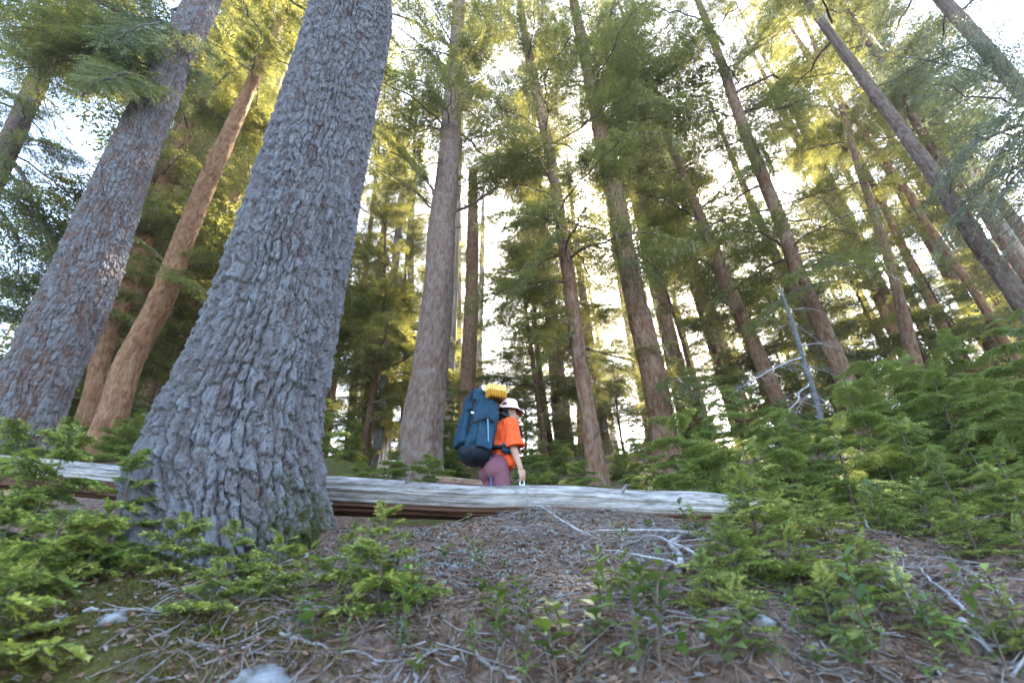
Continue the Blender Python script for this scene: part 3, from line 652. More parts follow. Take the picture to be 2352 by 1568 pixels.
# ---- half-grown hemlocks clothed to the ground between the trunks: (px of the foot, depth, height, where)
for i, (px, Y, H, pl_) in enumerate([(828, 11, 9, 'right beside the massive conifer'), (908, 13.5, 10, 'behind the dark thin tree'), (1238, 12, 8, 'in the gap left of the drooping hemlock'), (1262, 15, 11, 'far behind the drooping hemlock'),
                                 (1432, 15, 4.5, 'low in the gap left of the straight conifer'), (1385, 18, 6, 'far in the gap right of the drooping hemlock'), (1205, 18, 5, 'far in the gap right of the hiker'), (1610, 11, 7, 'behind the slimmer tucked-in trunk'), (1690, 13, 9, 'left of the half-hidden conifer'), (1800, 12, 7.5, 'between half-hidden conifer and dark-trunked hemlock'), (1890, 14, 9, 'behind the dark-trunked hemlock'), (1975, 12.5, 6.5, 'by the slim orange trunk'), (2120, 14, 8.5, 'by the dark red trunk'),
                                 (2235, 12.5, 7.5, 'by the knobbly trunk'), (330, 13, 9, 'left behind the red-brown leaning trunk'), (120, 9.5, 8, 'behind the leaning left conifer'), (420, 15, 10, 'left behind the massive conifer'), (20, 8, 7, 'at the left edge behind the log'), (2330, 10, 6, 'at the right edge behind the thick trunk')]):
    x = atY(px, 1000, Y)[0]; z = gz(x, Y); rs = np.random.RandomState(900 + i); E = empty('hemlock_tree', (x, Y, z), 'half-grown hemlock bushy to the ground ' + pl_, 'tree', 'half-grown hemlocks among the trunks')
    t = np.linspace(0, 1, 8); P = np.stack([.02 * H * np.sin(4 * t + i), .02 * H * np.cos(3 * t + i), H * t - .3 * (1 - t)], -1); mb = MB(); mb.tube(P, .012 * H * (1 - .93 * t), 8); obj('trunk', mb.mesh('trunk', [MAT['bark_red']], an=('plate', 'moss')), E); az = rs.rand() * 6
    for k in range(int(5.2 * H)):
        tk = .05 + .93 * rs.rand() ** .85; az += 2.4 + rs.uniform(-.5, .5); l = (.8 + .16 * H) * (1 - .8 * tk ** 1.2) * rs.uniform(.7, 1.2) + .25
        c = np.array([np.interp(tk, t, P[:, q]) for q in range(3)]); place(E, BOUGH[rs.randint(5)], np.array([x, Y, z]) + c, az, rs.uniform(-.1, .2) + .3 * tk, rs.uniform(-.2, .2), l / 2.6)

# ---- far trees filling the wood behind: individual trees that share a few crowns
def crown_mesh(seed, H, h0, n, lmax, bset, nbv=None):
    rs = np.random.RandomState(seed); Vs, Ts, mi, A, B_ = [], [], [], [], []; n0 = 0; az = 0
    for k in range(n):
        bm_ = bset[rs.randint(len(bset))]
        v = np.empty(len(bm_.vertices) * 3, np.float32); bm_.vertices.foreach_get('co', v); v = v.reshape(-1, 3)
        bm_.calc_loop_triangles(); tr = np.empty(len(bm_.loop_triangles) * 3, np.int32); bm_.loop_triangles.foreach_get('vertices', tr)
        tm = np.empty(len(bm_.loop_triangles), np.int32); bm_.loop_triangles.foreach_get('material_index', tm); tr = tr.reshape(-1, 3)
        ta = np.empty(len(v), np.float32); bm_.attributes['tip'].data.foreach_get('value', ta)
        tb = np.empty(len(v), np.float32); bm_.attributes['var'].data.foreach_get('value', tb)
        hh = h0 + (H - h0) * rs.rand() ** 1.1 * .97; fr = (hh - h0) / (H - h0); az += 2.4 + rs.uniform(-.5, .5)
        l = lmax * rs.uniform(.6, 1.15) * (1 - .8 * fr ** 1.4) / 2.6
        R = np.array(Euler((rs.uniform(-.2, .2), -rs.uniform(-.1, .35), az)).to_matrix())
        Vs.append((v * l) @ R.T + [0, 0, hh]); Ts.append(tr + n0); mi.append(tm); A.append(ta); B_.append(tb); n0 += len(v)
    return mk_mesh('crown', np.concatenate(Vs), np.concatenate(Ts), HM, np.concatenate(mi), True, {'tip': np.concatenate(A), 'var': np.concatenate(B_)})
LITE = [make_bough('light_bough', 200 + i, 2.6, d_, 'blade', .7, HM, 0.1, be, leaf=.125, leaf_step=.045) for i, (d_, be) in enumerate([(.3, .3), (.5, .6), (.4, .2)])]
CROWN = [crown_mesh(300 + i, h, h0, n, lm, LITE) for i, (h, h0, n, lm) in enumerate([(26, 3, 92, 3.0), (24, 7, 80, 2.9), (20, 1.0, 90, 2.6)])]
FT = []
for i in range(3):
    h = (26, 24, 20)[i]; z = np.linspace(-.5, h, 8)
    me, *_ = trunk_mesh('trunk', np.stack([.1 * np.sin(z * .2 + i), .1 * np.cos(z * .23), z], -1), np.interp(z, [-.5, h], [.30, .02]), 28, 60, MAT['bark_red'], .06, .012, seed=60 + i, flare=.2)
    FT.append(me)
rs = np.random.RandomState(44); far = []
tries = 0
while len(far) < 66 and tries < 4000:
    tries += 1
    y = 13 + 40 * rs.rand() ** 1.2; x = y * rs.uniform(-1.35, 1.55)
    if any((x - q[0]) ** 2 + (y - q[1]) ** 2 < (2.0 + y * .03) ** 2 for q in far): continue
    # keep the brightest gaps open: beside the snag and around the sun
    pxs = x / y * F_ * .97 + 1176
    if y < 60 and ((1090 < pxs < 1185 and rs.rand() < .95) or (1420 < pxs < 1500 and rs.rand() < .5)): continue
    far.append((x, y))
far += [(-10.5, 11), (-14, 16), (-9, 8.2), (-6.2, 13), (-12.5, 12.5), (13, 14), (9, 19), (16.5, 12)]
for i, (x, y) in enumerate(far):
    k = rs.choice(3, p=[.3, .25, .45]); E = empty('conifer_tree', (x, y, gz(x, y)), 'hazy conifer of the wood far up the slope', 'tree', 'far conifers up the slope')
    E.rotation_euler = (rs.normal(0, .015), rs.normal(0, .015), rs.rand() * 6.28); s_ = rs.uniform(.85, 1.2); E.scale = (s_,) * 3
    obj('trunk', FT[k], E); obj('crown', CROWN[k], E)

for i, (x, y) in enumerate([(12, -7), (15, -1), (9, -16), (17, 3.5), (3, -22)]):  # unseen trees right and behind the camera, added to block skylight there
    E = empty('conifer_tree', (x, y, gz(x, y)), 'unseen conifer of the same wood, added downhill to shape the skylight', 'tree', 'unseen conifers added to shape the skylight'); k = (0, 2, 1)[i % 3]
    E.rotation_euler = (0, 0, i * 1.3); obj('trunk', FT[k], E); obj('crown', CROWN[k], E)
# understory on the slope behind
rs = np.random.RandomState(12)
UND = []
for i in range(400):
    if len(UND) >= 34: break
    y = rs.uniform(6.5, 17); x = y * rs.uniform(-1.2, 1.45); px_ = 1176 + x / y * F_ * .97
    if 900 < px_ < 1560 and y < 9: continue
    if any((x - q[0]) ** 2 + (y - q[1]) ** 2 < 1.0 for q in UND): continue
    UND.append((x, y, rs.uniform(.7, 1.7)))

# ---------------------------------------------------------------- fallen logs
def log_mesh(name, path, rad, nth, ns, mat, seed, amp=.012):
    C, R, s = smooth_path(path, rad, ns); t = unit(np.gradient(C, axis=0))
    u = unit(np.cross(t, [0, 0, 1.0])); v = np.cross(u, t)
    th = np.arange(nth) * 2 * np.pi / nth; TH, S = np.meshgrid(th, s)
    P = np.stack([np.cos(TH) * 3, np.sin(TH) * 3, S * .9], -1) + seed
    f = fbm(P * np.array([3.2, 3.2, .55]), 4); cr = np.abs(fbm(P * np.array([2.2, 2.2, .30]) + 9, 3)); cr2 = np.abs(fbm(P * np.array([5.5, 5.5, .45]) + 21, 3))
    D = amp * (f * .7 - 1.3 * np.clip(.16 - cr, 0, 1) / .16 - .6 * np.clip(.14 - cr2, 0, 1) / .14) + .03 * fbm(P * .5, 2)
    RR = R[:, None] * (1 + .08 * np.cos(2 * TH + 1)) + D
    V = C[:, None] + u[:, None] * (np.cos(TH) * RR)[..., None] + v[:, None] * (np.sin(TH) * RR)[..., None]
    rs = np.random.RandomState(seed)
    for e in (0, -1): V[e] += t[e] * (rs.rand(nth)[:, None] - .5) * .12
    i, j = np.meshgrid(np.arange(ns - 1), np.arange(nth), indexing='ij'); j2 = (j + 1) % nth
    F = np.stack([i * nth + j, i * nth + j2, (i + 1) * nth + j2, (i + 1) * nth + j], -1).reshape(-1, 4)
    Vf = np.concatenate([V.reshape(-1, 3), C[:1], C[-1:]]); k = len(Vf) - 2
    T0 = np.stack([(np.arange(nth) + 1) % nth, np.arange(nth), np.full(nth, k)], -1); o_ = (ns - 1) * nth
    T1 = np.stack([o_ + np.arange(nth), o_ + (np.arange(nth) + 1) % nth, np.full(nth, k + 1)], -1)
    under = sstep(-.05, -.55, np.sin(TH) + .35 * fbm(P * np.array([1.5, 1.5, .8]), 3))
    return mk_mesh(name, Vf, [F, np.concatenate([T0, T1])], mat, smooth=True, attrs={'under': np.append(under.ravel(), [0.5, .5])})

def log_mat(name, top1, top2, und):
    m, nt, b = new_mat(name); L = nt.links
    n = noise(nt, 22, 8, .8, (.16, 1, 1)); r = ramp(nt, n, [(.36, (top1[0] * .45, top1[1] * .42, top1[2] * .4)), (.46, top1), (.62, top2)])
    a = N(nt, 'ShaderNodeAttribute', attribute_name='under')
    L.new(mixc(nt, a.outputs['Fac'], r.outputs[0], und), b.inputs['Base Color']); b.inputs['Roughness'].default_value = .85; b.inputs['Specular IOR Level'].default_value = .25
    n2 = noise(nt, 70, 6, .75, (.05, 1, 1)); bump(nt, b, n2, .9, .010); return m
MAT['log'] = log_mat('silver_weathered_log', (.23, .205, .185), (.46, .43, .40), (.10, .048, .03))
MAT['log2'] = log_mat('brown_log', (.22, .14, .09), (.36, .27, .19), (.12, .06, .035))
lp = [(-260, 1062), (120, 1096), (520, 1124), (820, 1142), (1080, 1150), (1300, 1160), (1480, 1165), (1620, 1172), (1740, 1178)]
LP = np.array([atY(x, y, 2.95 + .04 * math.sin(x * .004)) for x, y in lp]); LP[:, 2] += np.array([0, .01, -.008, .006, -.008, .008, -.006, .004, 0]); LR = np.array([.085, .090, .088, .098, .092, .095, .083, .080, .066])
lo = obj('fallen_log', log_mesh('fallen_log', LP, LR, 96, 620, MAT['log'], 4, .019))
tag(lo, 'long silver-grey weathered log lying across the slope behind the massive conifer', 'log')
for q, (px, py, l_, an_) in enumerate([(930, 1120, .07, .4), (1215, 1150, .05, -.6), (1420, 1140, .09, .9), (150, 1090, .06, -.3), (1560, 1160, .05, .2)]):
    A = atY(px, py, 2.90); rs = np.random.RandomState(q); d = unit(np.array([math.sin(an_), -.8, .7 + .3 * rs.rand()])); mb = MB(); mb.tube(np.stack([A - d * .03, A + d * l_ * .5, A + d * l_]), [.016, .012, .006], 8); obj('branch_stub', mb.mesh('branch_stub', [MAT['dead']]), lo)
A = atY(1025, 1104, 6.3); B = atY(1110, 1112, 6.1)
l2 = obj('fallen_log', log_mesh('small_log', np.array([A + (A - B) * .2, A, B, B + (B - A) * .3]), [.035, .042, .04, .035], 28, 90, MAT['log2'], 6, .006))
tag(l2, 'short brown log lying behind the hiker beside the pale-based conifer', 'log')
# splintered little stump
mb = MB(); b0 = atY(880, 1098, 8.2); rs = np.random.RandomState(5)
b0[2] = min(b0[2], gz(b0[0], b0[1]) + .02)
for k in range(16):
    a = k * .9; r_ = .11 * math.sqrt(rs.rand()) + .02; h_ = rs.uniform(.25, .75)
    mb.tube(b0 + np.array([[r_ * math.cos(a), r_ * math.sin(a), -.15], [r_ * math.cos(a), r_ * math.sin(a), h_ * .6], [r_ * .9 * math.cos(a), r_ * .9 * math.sin(a), h_]]), [.05, .035, .004], 5)
tag(obj('stump', mb.mesh('stump', [MAT['log2']])), 'splintered red-brown stump left of the pale-based conifer', 'stump')
#PART2_BEGIN
# ---------------------------------------------------------------- implicit surfaces for soft shapes
class Field:
    def __init__(s, lo, hi, h):
        s.lo = np.array(lo, float); s.h = h; s.n = np.ceil((np.array(hi) - s.lo) / h).astype(int) + 1
        s.D = np.full(s.n, 1.0, np.float32)
    def _sl(s, lo, hi):
        a = np.clip(np.floor((np.asarray(lo) - s.lo) / s.h).astype(int), 0, s.n - 1); b = np.clip(np.ceil((np.asarray(hi) - s.lo) / s.h).astype(int) + 1, 1, s.n)
        ax = [s.lo[i] + s.h * np.arange(a[i], b[i]) for i in range(3)]
        return tuple(slice(a[i], b[i]) for i in range(3)), np.stack(np.meshgrid(*ax, indexing='ij'), -1)
    def _mix(s, fn, lo, hi, k, sub=False):
        m_ = k + 3 * s.h; sl_, P = s._sl(np.asarray(lo) - m_, np.asarray(hi) + m_); a = s.D[sl_]; d = fn(P)
        if sub: d = -d; a = -a
        q = np.clip(.5 + .5 * (a - d) / max(k, 1e-6), 0, 1); r = a * (1 - q) + d * q - k * q * (1 - q)
        s.D[sl_] = -r if sub else r
    def cap(s, a, b, ra, rb, k=.02):
        a = np.array(a, float); b = np.array(b, float); ba = b - a; r = max(ra, rb)
        def fn(P):
            t = np.clip(((P - a) @ ba) / (ba @ ba), 0, 1); return np.linalg.norm(P - a - t[..., None] * ba, axis=-1) - (ra + (rb - ra) * t)
        s._mix(fn, np.minimum(a, b) - r, np.maximum(a, b) + r, k)
    def ell(s, c, r, k=.02, R=None, sub=False):
        c = np.array(c, float); r = np.array(r, float)
        def fn(P):
            q = P - c
            if R is not None: q = q @ R
            k0 = np.linalg.norm(q / r, axis=-1); k1 = np.linalg.norm(q / r ** 2, axis=-1) + 1e-9; return k0 * (k0 - 1) / k1
        m_ = max(r); s._mix(fn, c - m_, c + m_, k, sub)
    def rbox(s, c, half, rr, k=.02, R=None):
        c = np.array(c, float); half = np.array(half, float)
        def fn(P):
            q = P - c
            if R is not None: q = q @ R
            q = np.abs(q) - (half - rr); return np.linalg.norm(np.maximum(q, 0), axis=-1) + np.minimum(q.max(-1), 0) - rr
        m_ = np.linalg.norm(half); s._mix(fn, c - m_, c + m_, k)
    def clip(s, p, n):
        _, P = s._sl(s.lo, s.lo + s.h * s.n); s.D = np.maximum(s.D, ((P - np.array(p)) @ unit(np.array(n, float))).astype(np.float32))
    def clip_local(s, p, n, c, r):               # cut away only inside a ball
        _, P = s._sl(s.lo, s.lo + s.h * s.n); m_ = np.linalg.norm(P - np.array(c), axis=-1) < r
        s.D = np.where(m_, np.maximum(s.D, (P - np.array(p)) @ unit(np.array(n, float))), s.D).astype(np.float32)
    def wrinkle(s, amp, freq, seed=0):
        _, P = s._sl(s.lo, s.lo + s.h * s.n); near = np.abs(s.D) < amp * 4 + 2 * s.h
        s.D[near] += (amp * fbm(P[near] * np.array(freq) + seed, 3)).astype(np.float32)
    def mesh(s, name, mat):
        D = s.D; ins = D < 0; nx, ny, nz = D.shape
        cs = np.zeros((nx - 1, ny - 1, nz - 1), np.int8)
        for dx in (0, 1):
            for dy in (0, 1):
                for dz in (0, 1): cs += ins[dx:nx - 1 + dx, dy:ny - 1 + dy, dz:nz - 1 + dz]
        act = (cs > 0) & (cs < 8); I = np.argwhere(act); idx = np.full(act.shape, -1, np.int32); idx[act] = np.arange(len(I))
        acc = np.zeros((len(I), 3)); cnt = np.zeros(len(I)); cor = [(x, y, z) for x in (0, 1) for y in (0, 1) for z in (0, 1)]
        for a in range(8):
            for b in range(a + 1, 8):
                ca, cb = np.array(cor[a]), np.array(cor[b])
                if np.abs(ca - cb).sum() != 1: continue
                da = D[tuple((I + ca).T)]; db = D[tuple((I + cb).T)]; m_ = (da < 0) != (db < 0)
                t = np.where(m_, da / np.where(m_, da - db, 1), 0)
                acc += np.where(m_[:, None], ca + t[:, None] * (cb - ca), 0); cnt += m_
        V = s.lo + s.h * (I + acc / cnt[:, None]); F = []
        for ax in range(3):
            o1, o2 = [np.eye(3, dtype=int)[q] for q in range(3) if q != ax]
            e = np.eye(3, dtype=int)[ax]
            sh = [slice(1, None)] * 3; A = ins
            lo_ = A[tuple(slice(0, A.shape[q] - e[q]) for q in range(3))]; hi_ = A[tuple(slice(e[q], A.shape[q]) for q in range(3))]
            E_ = np.argwhere(lo_ != hi_); ok = np.ones(len(E_), bool)
            for q in range(3):
                if q != ax: ok &= (E_[:, q] > 0) & (E_[:, q] < A.shape[q] - 1)
            E_ = E_[ok]; fl = lo_[tuple(E_.T)]
            q4 = np.stack([idx[tuple((E_ - o1 - o2).T)], idx[tuple((E_ - o2).T)], idx[tuple(E_.T)], idx[tuple((E_ - o1).T)]], -1)
            if ax == 1: fl = ~fl
            q4 = np.where(fl[:, None], q4, q4[:, ::-1]); F.append(q4)
        return mk_mesh(name, V, np.concatenate(F), mat, smooth=True)

def cloth(name, c1, c2, scale=60, rough=.8, bs=.25):
    return plain_mat(name, c1, c2, scale, rough, .25, None, bs, .002)
MAT['skin'] = plain_mat('skin', (.42, .23, .16), (.50, .29, .21), 12, .5, .4)
MAT['shirt'] = cloth('orange_shirt', (.78, .085, .018), (.85, .11, .025))
MAT['legging'] = cloth('mauve_leggings', (.165, .062, .082), (.20, .08, .10))
MAT['hat'] = cloth('pink_hat_fabric', (.70, .52, .49), (.80, .61, .56))
MAT['hatin'] = cloth('coral_hat_lining', (.6, .16, .08), (.7, .2, .1))
MAT['hair'] = plain_mat('dark_hair', (.010, .007, .006), (.03, .02, .016), 60, .4, .5, (1, 1, .15), .4)
MAT['pack'] = cloth('blue_pack_nylon', (.003, .028, .052), (.006, .045, .078), 40, .6)
MAT['pack2'] = cloth('navy_pack_nylon', (.007, .012, .02), (.012, .022, .036), 40, .6)
MAT['web'] = cloth('black_webbing', (.008, .008, .01), (.016, .016, .02))
MAT['blueweb'] = cloth('blue_webbing', (.03, .12, .28), (.05, .16, .34))
MAT['zip'] = cloth('pale_zip_tape', (.10, .20, .28), (.16, .28, .36))
MAT['pad'] = cloth('yellow_foam', (.72, .50, .12), (.82, .62, .22), 80)
MAT['padin'] = cloth('amber_foam', (.42, .17, .012), (.55, .25, .02), 80)
MAT['white'] = plain_mat('white_plastic', (.62, .66, .68), (.72, .75, .76), 30, .35, .5)
MAT['boot'] = plain_mat('brown_boot', (.06, .04, .03), (.10, .07, .05), 30)
MAT['eye'] = plain_mat('dark_eye', (.015, .01, .008), (.03, .02, .015), 30, .2)
MAT['tagc'] = plain_mat('ochre_tag', (.5, .35, .12), (.6, .42, .16), 30)

# ---------------------------------------------------------------- the hiker: local frame faces +x, y to her left, origin between the feet
PX = atY(1140, 1095, 4.85); HEAD = math.radians(27)
pz = gz(PX[0], 4.85)
pz = atY(1140, 1118, 4.85)[2] - 0.735
person = empty('person', (PX[0], 4.85, pz), 'hiker in orange shirt, mauve leggings and pink bucket hat walking behind the log', 'person')
person.rotation_euler = (0, 0, HEAD)
f = Field((-.40, -.34, -.01), (.42, .34, 1.72), .0055)
f.ell((.0, 0, .95), (.11, .155, .12)); f.ell((.03, 0, 1.08), (.095, .125, .13), .04); f.ell((.085, 0, 1.24), (.105, .145, .16), .04); f.cap((.11, -.14, 1.355), (.11, .14, 1.355), .052, .052, .04)
for sy in (-1, 1): f.ell((-.06, sy * .07, .885), (.09, .085, .10), .03)
f.cap((.13, 0, 1.37), (.17, 0, 1.48), .052, .047, .03)
f.ell((.185, 0, 1.565), (.093, .074, .108), .02); f.ell((.215, 0, 1.505), (.062, .054, .062), .02); f.ell((.258, 0, 1.468), (.024, .027, .02), .012)
f.cap((.272, 0, 1.562), (.293, 0, 1.532), .007, .011, .008); f.ell((.276, 0, 1.497), (.011, .022, .008), .005); f.ell((.272, 0, 1.484), (.012, .02, .009), .005)
for sy in (-1, 1):
    f.ell((.266, sy * .031, 1.562), (.016, .017, .012), .008, sub=True); f.ell((.176, sy * .076, 1.55), (.02, .010, .030), .006)
f.cap((.11, -.165, 1.35), (.085, -.225, 1.09), .048, .040, .02); f.cap((.085, -.225, 1.09), (.15, -.24, .875), .040, .026, .012)     # right arm
f.cap((.11, .165, 1.35), (.12, .225, 1.09), .048, .040, .02); f.cap((.12, .225, 1.09), (.27, .16, 1.20), .040, .026, .012)           # left arm
def hand(wr, d, side, out):
    """palm and five bent fingers; d: wrist to fingers, side: across the palm towards the thumb, out: palm normal"""
    wr, d, side, out = map(lambda v: np.array(v, float), (wr, d, side, out)); d, side, out = unit(d), unit(side), unit(out)
    R = np.stack([d, side, out], -1)
    f.ell(wr + d * .048, (.05, .038, .017), .012, R)
    for q, (o, l) in enumerate(((.028, .92), (.010, 1.0), (-.009, .95), (-.027, .78))):
        k0 = wr + d * .085 + side * o; k1 = k0 + (d * .86 + out * .5) * .040 * l; k2 = k1 + (d * .15 + out * 1.0) * .026 * l; k3 = k2 + (d * -.6 + out * .75) * .020 * l
        f.cap(k0, k1, .0092, .0085, .004); f.cap(k1, k2, .0085, .0078, .002); f.cap(k2, k3, .0078, .0068, .002)
    t0 = wr + d * .03 + side * .032; t1 = t0 + (d * .6 + side * .75 + out * .3) * .032; t2 = t1 + (d * .9 + out * .6) * .030
    f.cap(t0, t1, .0125, .0098, .008); f.cap(t1, t2, .0098, .0078, .002)
hand((.15, -.24, .875), (.25, .02, -1), (1, .15, .25), (-.1, 1, 0))
hand((.27, .16, 1.20), (.25, -.35, .9), (-.3, -.8, .5), (-1, 0, .2))
LEG = [((0, -.085, .88), (.07, -.085, .49), (.02, -.085, .09)), ((-.01, .085, .88), (-.03, .09, .49), (-.16, .09, .12))]
for hp, kn, an in LEG:
    f.cap(hp, kn, .088, .056, .03); f.cap(kn, an, .055, .036, .015); c_ = unit(np.array(an) - np.array(kn)); f.ell(np.array(kn) + c_ * .12 + [-.02, 0, 0], (.05, .05, .12), .03)
    f.cap(an, np.array(an) + [.03, 0, -.05], .035, .035, .02); f.cap(np.array(an) + [-.02, 0, -.05], np.array(an) + [.14, 0, -.06], .036, .028, .02)
obj('body', f.mesh('body', MAT['skin']), person)
mb = MB()
for sy in (-1, 1):
    th = np.linspace(0, np.pi, 7); ph = np.arange(10) * 2 * np.pi / 10; r_ = .0115
    S = np.stack([np.outer(np.sin(th), np.cos(ph)), np.outer(np.sin(th), np.sin(ph)), np.outer(np.cos(th), np.ones(10))], -1) * r_ + [.258, sy * .031, 1.562]
    i, j = np.meshgrid(np.arange(6), np.arange(10), indexing='ij'); j2 = (j + 1) % 10
    mb = MB(); mb.add(S, None, np.stack([i * 10 + j, (i + 1) * 10 + j, (i + 1) * 10 + j2, i * 10 + j2], -1).reshape(-1, 4)); obj('eye', mb.mesh('eye', [MAT['eye']]), person)
f = Field((-.40, -.30, .08), (.30, .30, 1.12), .007)
f.ell((.0, 0, .95), (.118, .163, .128)); f.ell((.03, 0, 1.06), (.102, .135, .12), .04)
for sy in (-1, 1): f.ell((-.06, sy * .072, .885), (.096, .089, .105), .025)
for hp, kn, an in LEG:
    f.cap(hp, kn, .094, .062, .03); f.cap(kn, an, .061, .042, .015); c_ = unit(np.array(an) - np.array(kn)); f.ell(np.array(kn) + c_ * .12 + [-.02, 0, 0], (.056, .056, .125), .03)
f.wrinkle(.003, (18, 18, 9), 3); f.clip((0, 0, 1.075), (-.1, 0, 1)); f.clip((0, 0, .13), (0, 0, -1))
lg = obj('leggings', f.mesh('leggings', MAT['legging']), person)
mb = MB(); th = np.linspace(0, 2 * np.pi, 33)
mb.tube(np.stack([.012 + .119 * np.cos(th), .158 * np.sin(th), 1.012 + .0 * th + .012 * np.cos(th)], -1), .0045, 5, cap=False)
obj('waist_seam', mb.mesh('waist_seam', [MAT['legging']]), lg)
f = Field((-.16, -.38, .86), (.36, .38, 1.45), .007)
f.ell((.09, 0, 1.24), (.135, .175, .19), .03); f.ell((.05, 0, 1.06), (.125, .165, .15), .06); f.cap((.11, -.14, 1.36), (.11, .14, 1.36), .062, .062, .04); f.ell((.10, 0, .97), (.085, .165, .10), .04)
f.cap((.115, -.165, 1.345), (.11, -.235, 1.06), .070, .092, .03); f.cap((.115, .165, 1.345), (.13, .235, 1.06), .070, .092, .03)
f.wrinkle(.018, (9, 9, 5), 7); f.wrinkle(.009, (24, 24, 9), 9)
f.clip((.05, 0, .915), (-.25, 0, -1)); f.clip_local((.10, -.23, 1.085), (.05, -.1, -1), (.10, -.30, 1.02), .13); f.clip_local((.12, .23, 1.085), (.2, .1, -1), (.13, .30, 1.02), .13); f.clip((.13, 0, 1.415), (.25, 0, 1))
sh = obj('shirt', f.mesh('shirt', MAT['shirt']), person)
for sy in (-1, 1):
    mb = MB(); c_ = np.array([.105 if sy < 0 else .125, sy * .235, 1.092]); mb.tube(np.stack([c_[0] + .088 * np.cos(th), c_[1] + .086 * np.sin(th), c_[2] + .01 * np.cos(th)], -1), .014, 8, cap=False)
    obj('rolled_cuff', mb.mesh('rolled_cuff', [MAT['shirt']]), sh)
f = Field((.02, -.14, 1.34), (.30, .14, 1.68), .006)
f.ell((.165, 0, 1.565), (.108, .088, .112), .02); f.cap((.13, -.05, 1.50), (.17, -.075, 1.41), .045, .03, .03); f.cap((.13, .05, 1.50), (.17, .075, 1.41), .045, .03, .03); f.cap((.10, 0, 1.50), (.09, 0, 1.40), .06, .045, .03)
f.ell((.285, 0, 1.53), (.085, .10, .12), .02, sub=True); f.wrinkle(.006, (40, 40, 6), 3)
obj('hair', f.mesh('hair', MAT['hair']), person)
def lathe(prof, n, sq=1.0):
    prof = np.array(prof); a = np.arange(n) * 2 * np.pi / n
    V = np.stack([prof[:, :1] * np.cos(a), prof[:, :1] * np.sin(a) * sq, prof[:, 1:] + 0 * a], -1); k = len(prof)
    i, j = np.meshgrid(np.arange(k - 1), np.arange(n), indexing='ij'); j2 = (j + 1) % n
    return V, np.stack([i * n + j, i * n + j2, (i + 1) * n + j2, (i + 1) * n + j], -1).reshape(-1, 4)
hat = obj('bucket_hat', None, person)
hat.location = (.178, 0, 1.605); hat.rotation_euler = (0, .10, 0)
def brim(V):
    r_ = np.hypot(V[..., 0], V[..., 1]); w = sstep(.10, .17, r_); a = np.arctan2(V[..., 1], V[..., 0]); V = V.copy(); V[..., 2] += w * (.012 * np.cos(2 * a + .5) + .008 * np.sin(3 * a)); return V
V, Q = lathe([(.002, .094), (.04, .093), (.072, .086), (.080, .078), (.088, .045), (.097, .012), (.103, -.002), (.130, -.022), (.158, -.048), (.160, -.053)], 48, .88)
mb = MB(); mb.add(brim(V), None, Q); hat.data = None
bpy.data.objects.remove(hat)
hat = obj('bucket_hat', mb.mesh('bucket_hat', [MAT['hat']]), person); hat.location = (.178, 0, 1.605); hat.rotation_euler = (0, .10, 0)
V, Q = lathe([(.160, -.0535), (.156, -.055), (.130, -.030), (.101, -.010), (.093, .010), (.084, .045)], 48, .88)
mb = MB(); mb.add(brim(V), None, Q); obj('brim_lining', mb.mesh('brim_lining', [MAT['hatin']]), hat)
for hp, kn, an in LEG:
    an = np.array(an); f = Field(an - [.10, .07, .13], an + [.22, .07, .10], .008)
    f.cap(an + [0, 0, .04], an + [0, 0, -.06], .048, .045, .02); f.cap(an + [-.02, 0, -.065], an + [.15, 0, -.075], .044, .036, .02); f.clip(an + [0, 0, .06], (0, 0, 1)); f.clip(an + [0, 0, -.115], (0, 0, -1))
    obj('boot', f.mesh('boot', MAT['boot']), person)

# ---- backpack (its own thing, same frame)
pk = empty('backpack', (PX[0], 4.85, pz), 'large blue hiking backpack with navy bottom worn by the hiker', 'backpack'); pk.rotation_euler = (0, 0, HEAD)
Rt = np.array(Euler((0, math.radians(9), 0)).to_matrix())
f = Field((-.56, -.30, .85), (.08, .30, 1.80), .008)
f.rbox((-.18, 0, 1.36), (.15, .165, .285), .07, .03, Rt); f.ell((-.235, 0, 1.16), (.165, .185, .20), .06); f.wrinkle(.018, (7, 7, 5), 2); f.wrinkle(.010, (17, 17, 9), 12)
f.clip((-.2, 0, 1.07), (.1, 0, -1))
main = obj('main_compartment', f.mesh('main', MAT['pack']), pk)
f = Field((-.56, -.30, .82), (.08, .30, 1.22), .008)
f.ell((-.225, 0, 1.07), (.172, .18, .145), .03); f.wrinkle(.008, (9, 9, 9), 5); f.clip((-.2, 0, 1.10), (.45, 0, 1))
bt = obj('bottom_compartment', f.mesh('bottom', MAT['pack2']), pk)
f = Field((-.50, -.26, 1.45), (-.02, .26, 1.84), .008)
f.rbox((-.235, 0, 1.66), (.075, .155, .085), .05, .02, Rt); f.rbox((-.30, 0, 1.58), (.03, .14, .09), .028, .03, Rt); f.wrinkle(.010, (9, 9, 9), 8)
obj('lid', f.mesh('lid', MAT['pack']), pk, (0, 0, -.035))
f = Field((-.52, -.26, 1.02), (-.20, .26, 1.50), .008)
f.rbox((-.375, 0, 1.27), (.035, .12, .17), .033, .02, Rt); f.wrinkle(.007, (11, 11, 8), 4)
obj('front_pocket', f.mesh('front_pocket', MAT['pack']), pk)
f = Field((-.40, -.28, 1.0), (.0, -.08, 1.40), .007)
f.rbox((-.20, -.185, 1.17), (.085, .018, .13), .017, .02, np.array(Euler((math.radians(-6), math.radians(9), 0)).to_matrix())); f.wrinkle(.006, (14, 14, 10), 6)
sp_ = obj('side_pocket', f.mesh('side_pocket', MAT['pack']), pk)
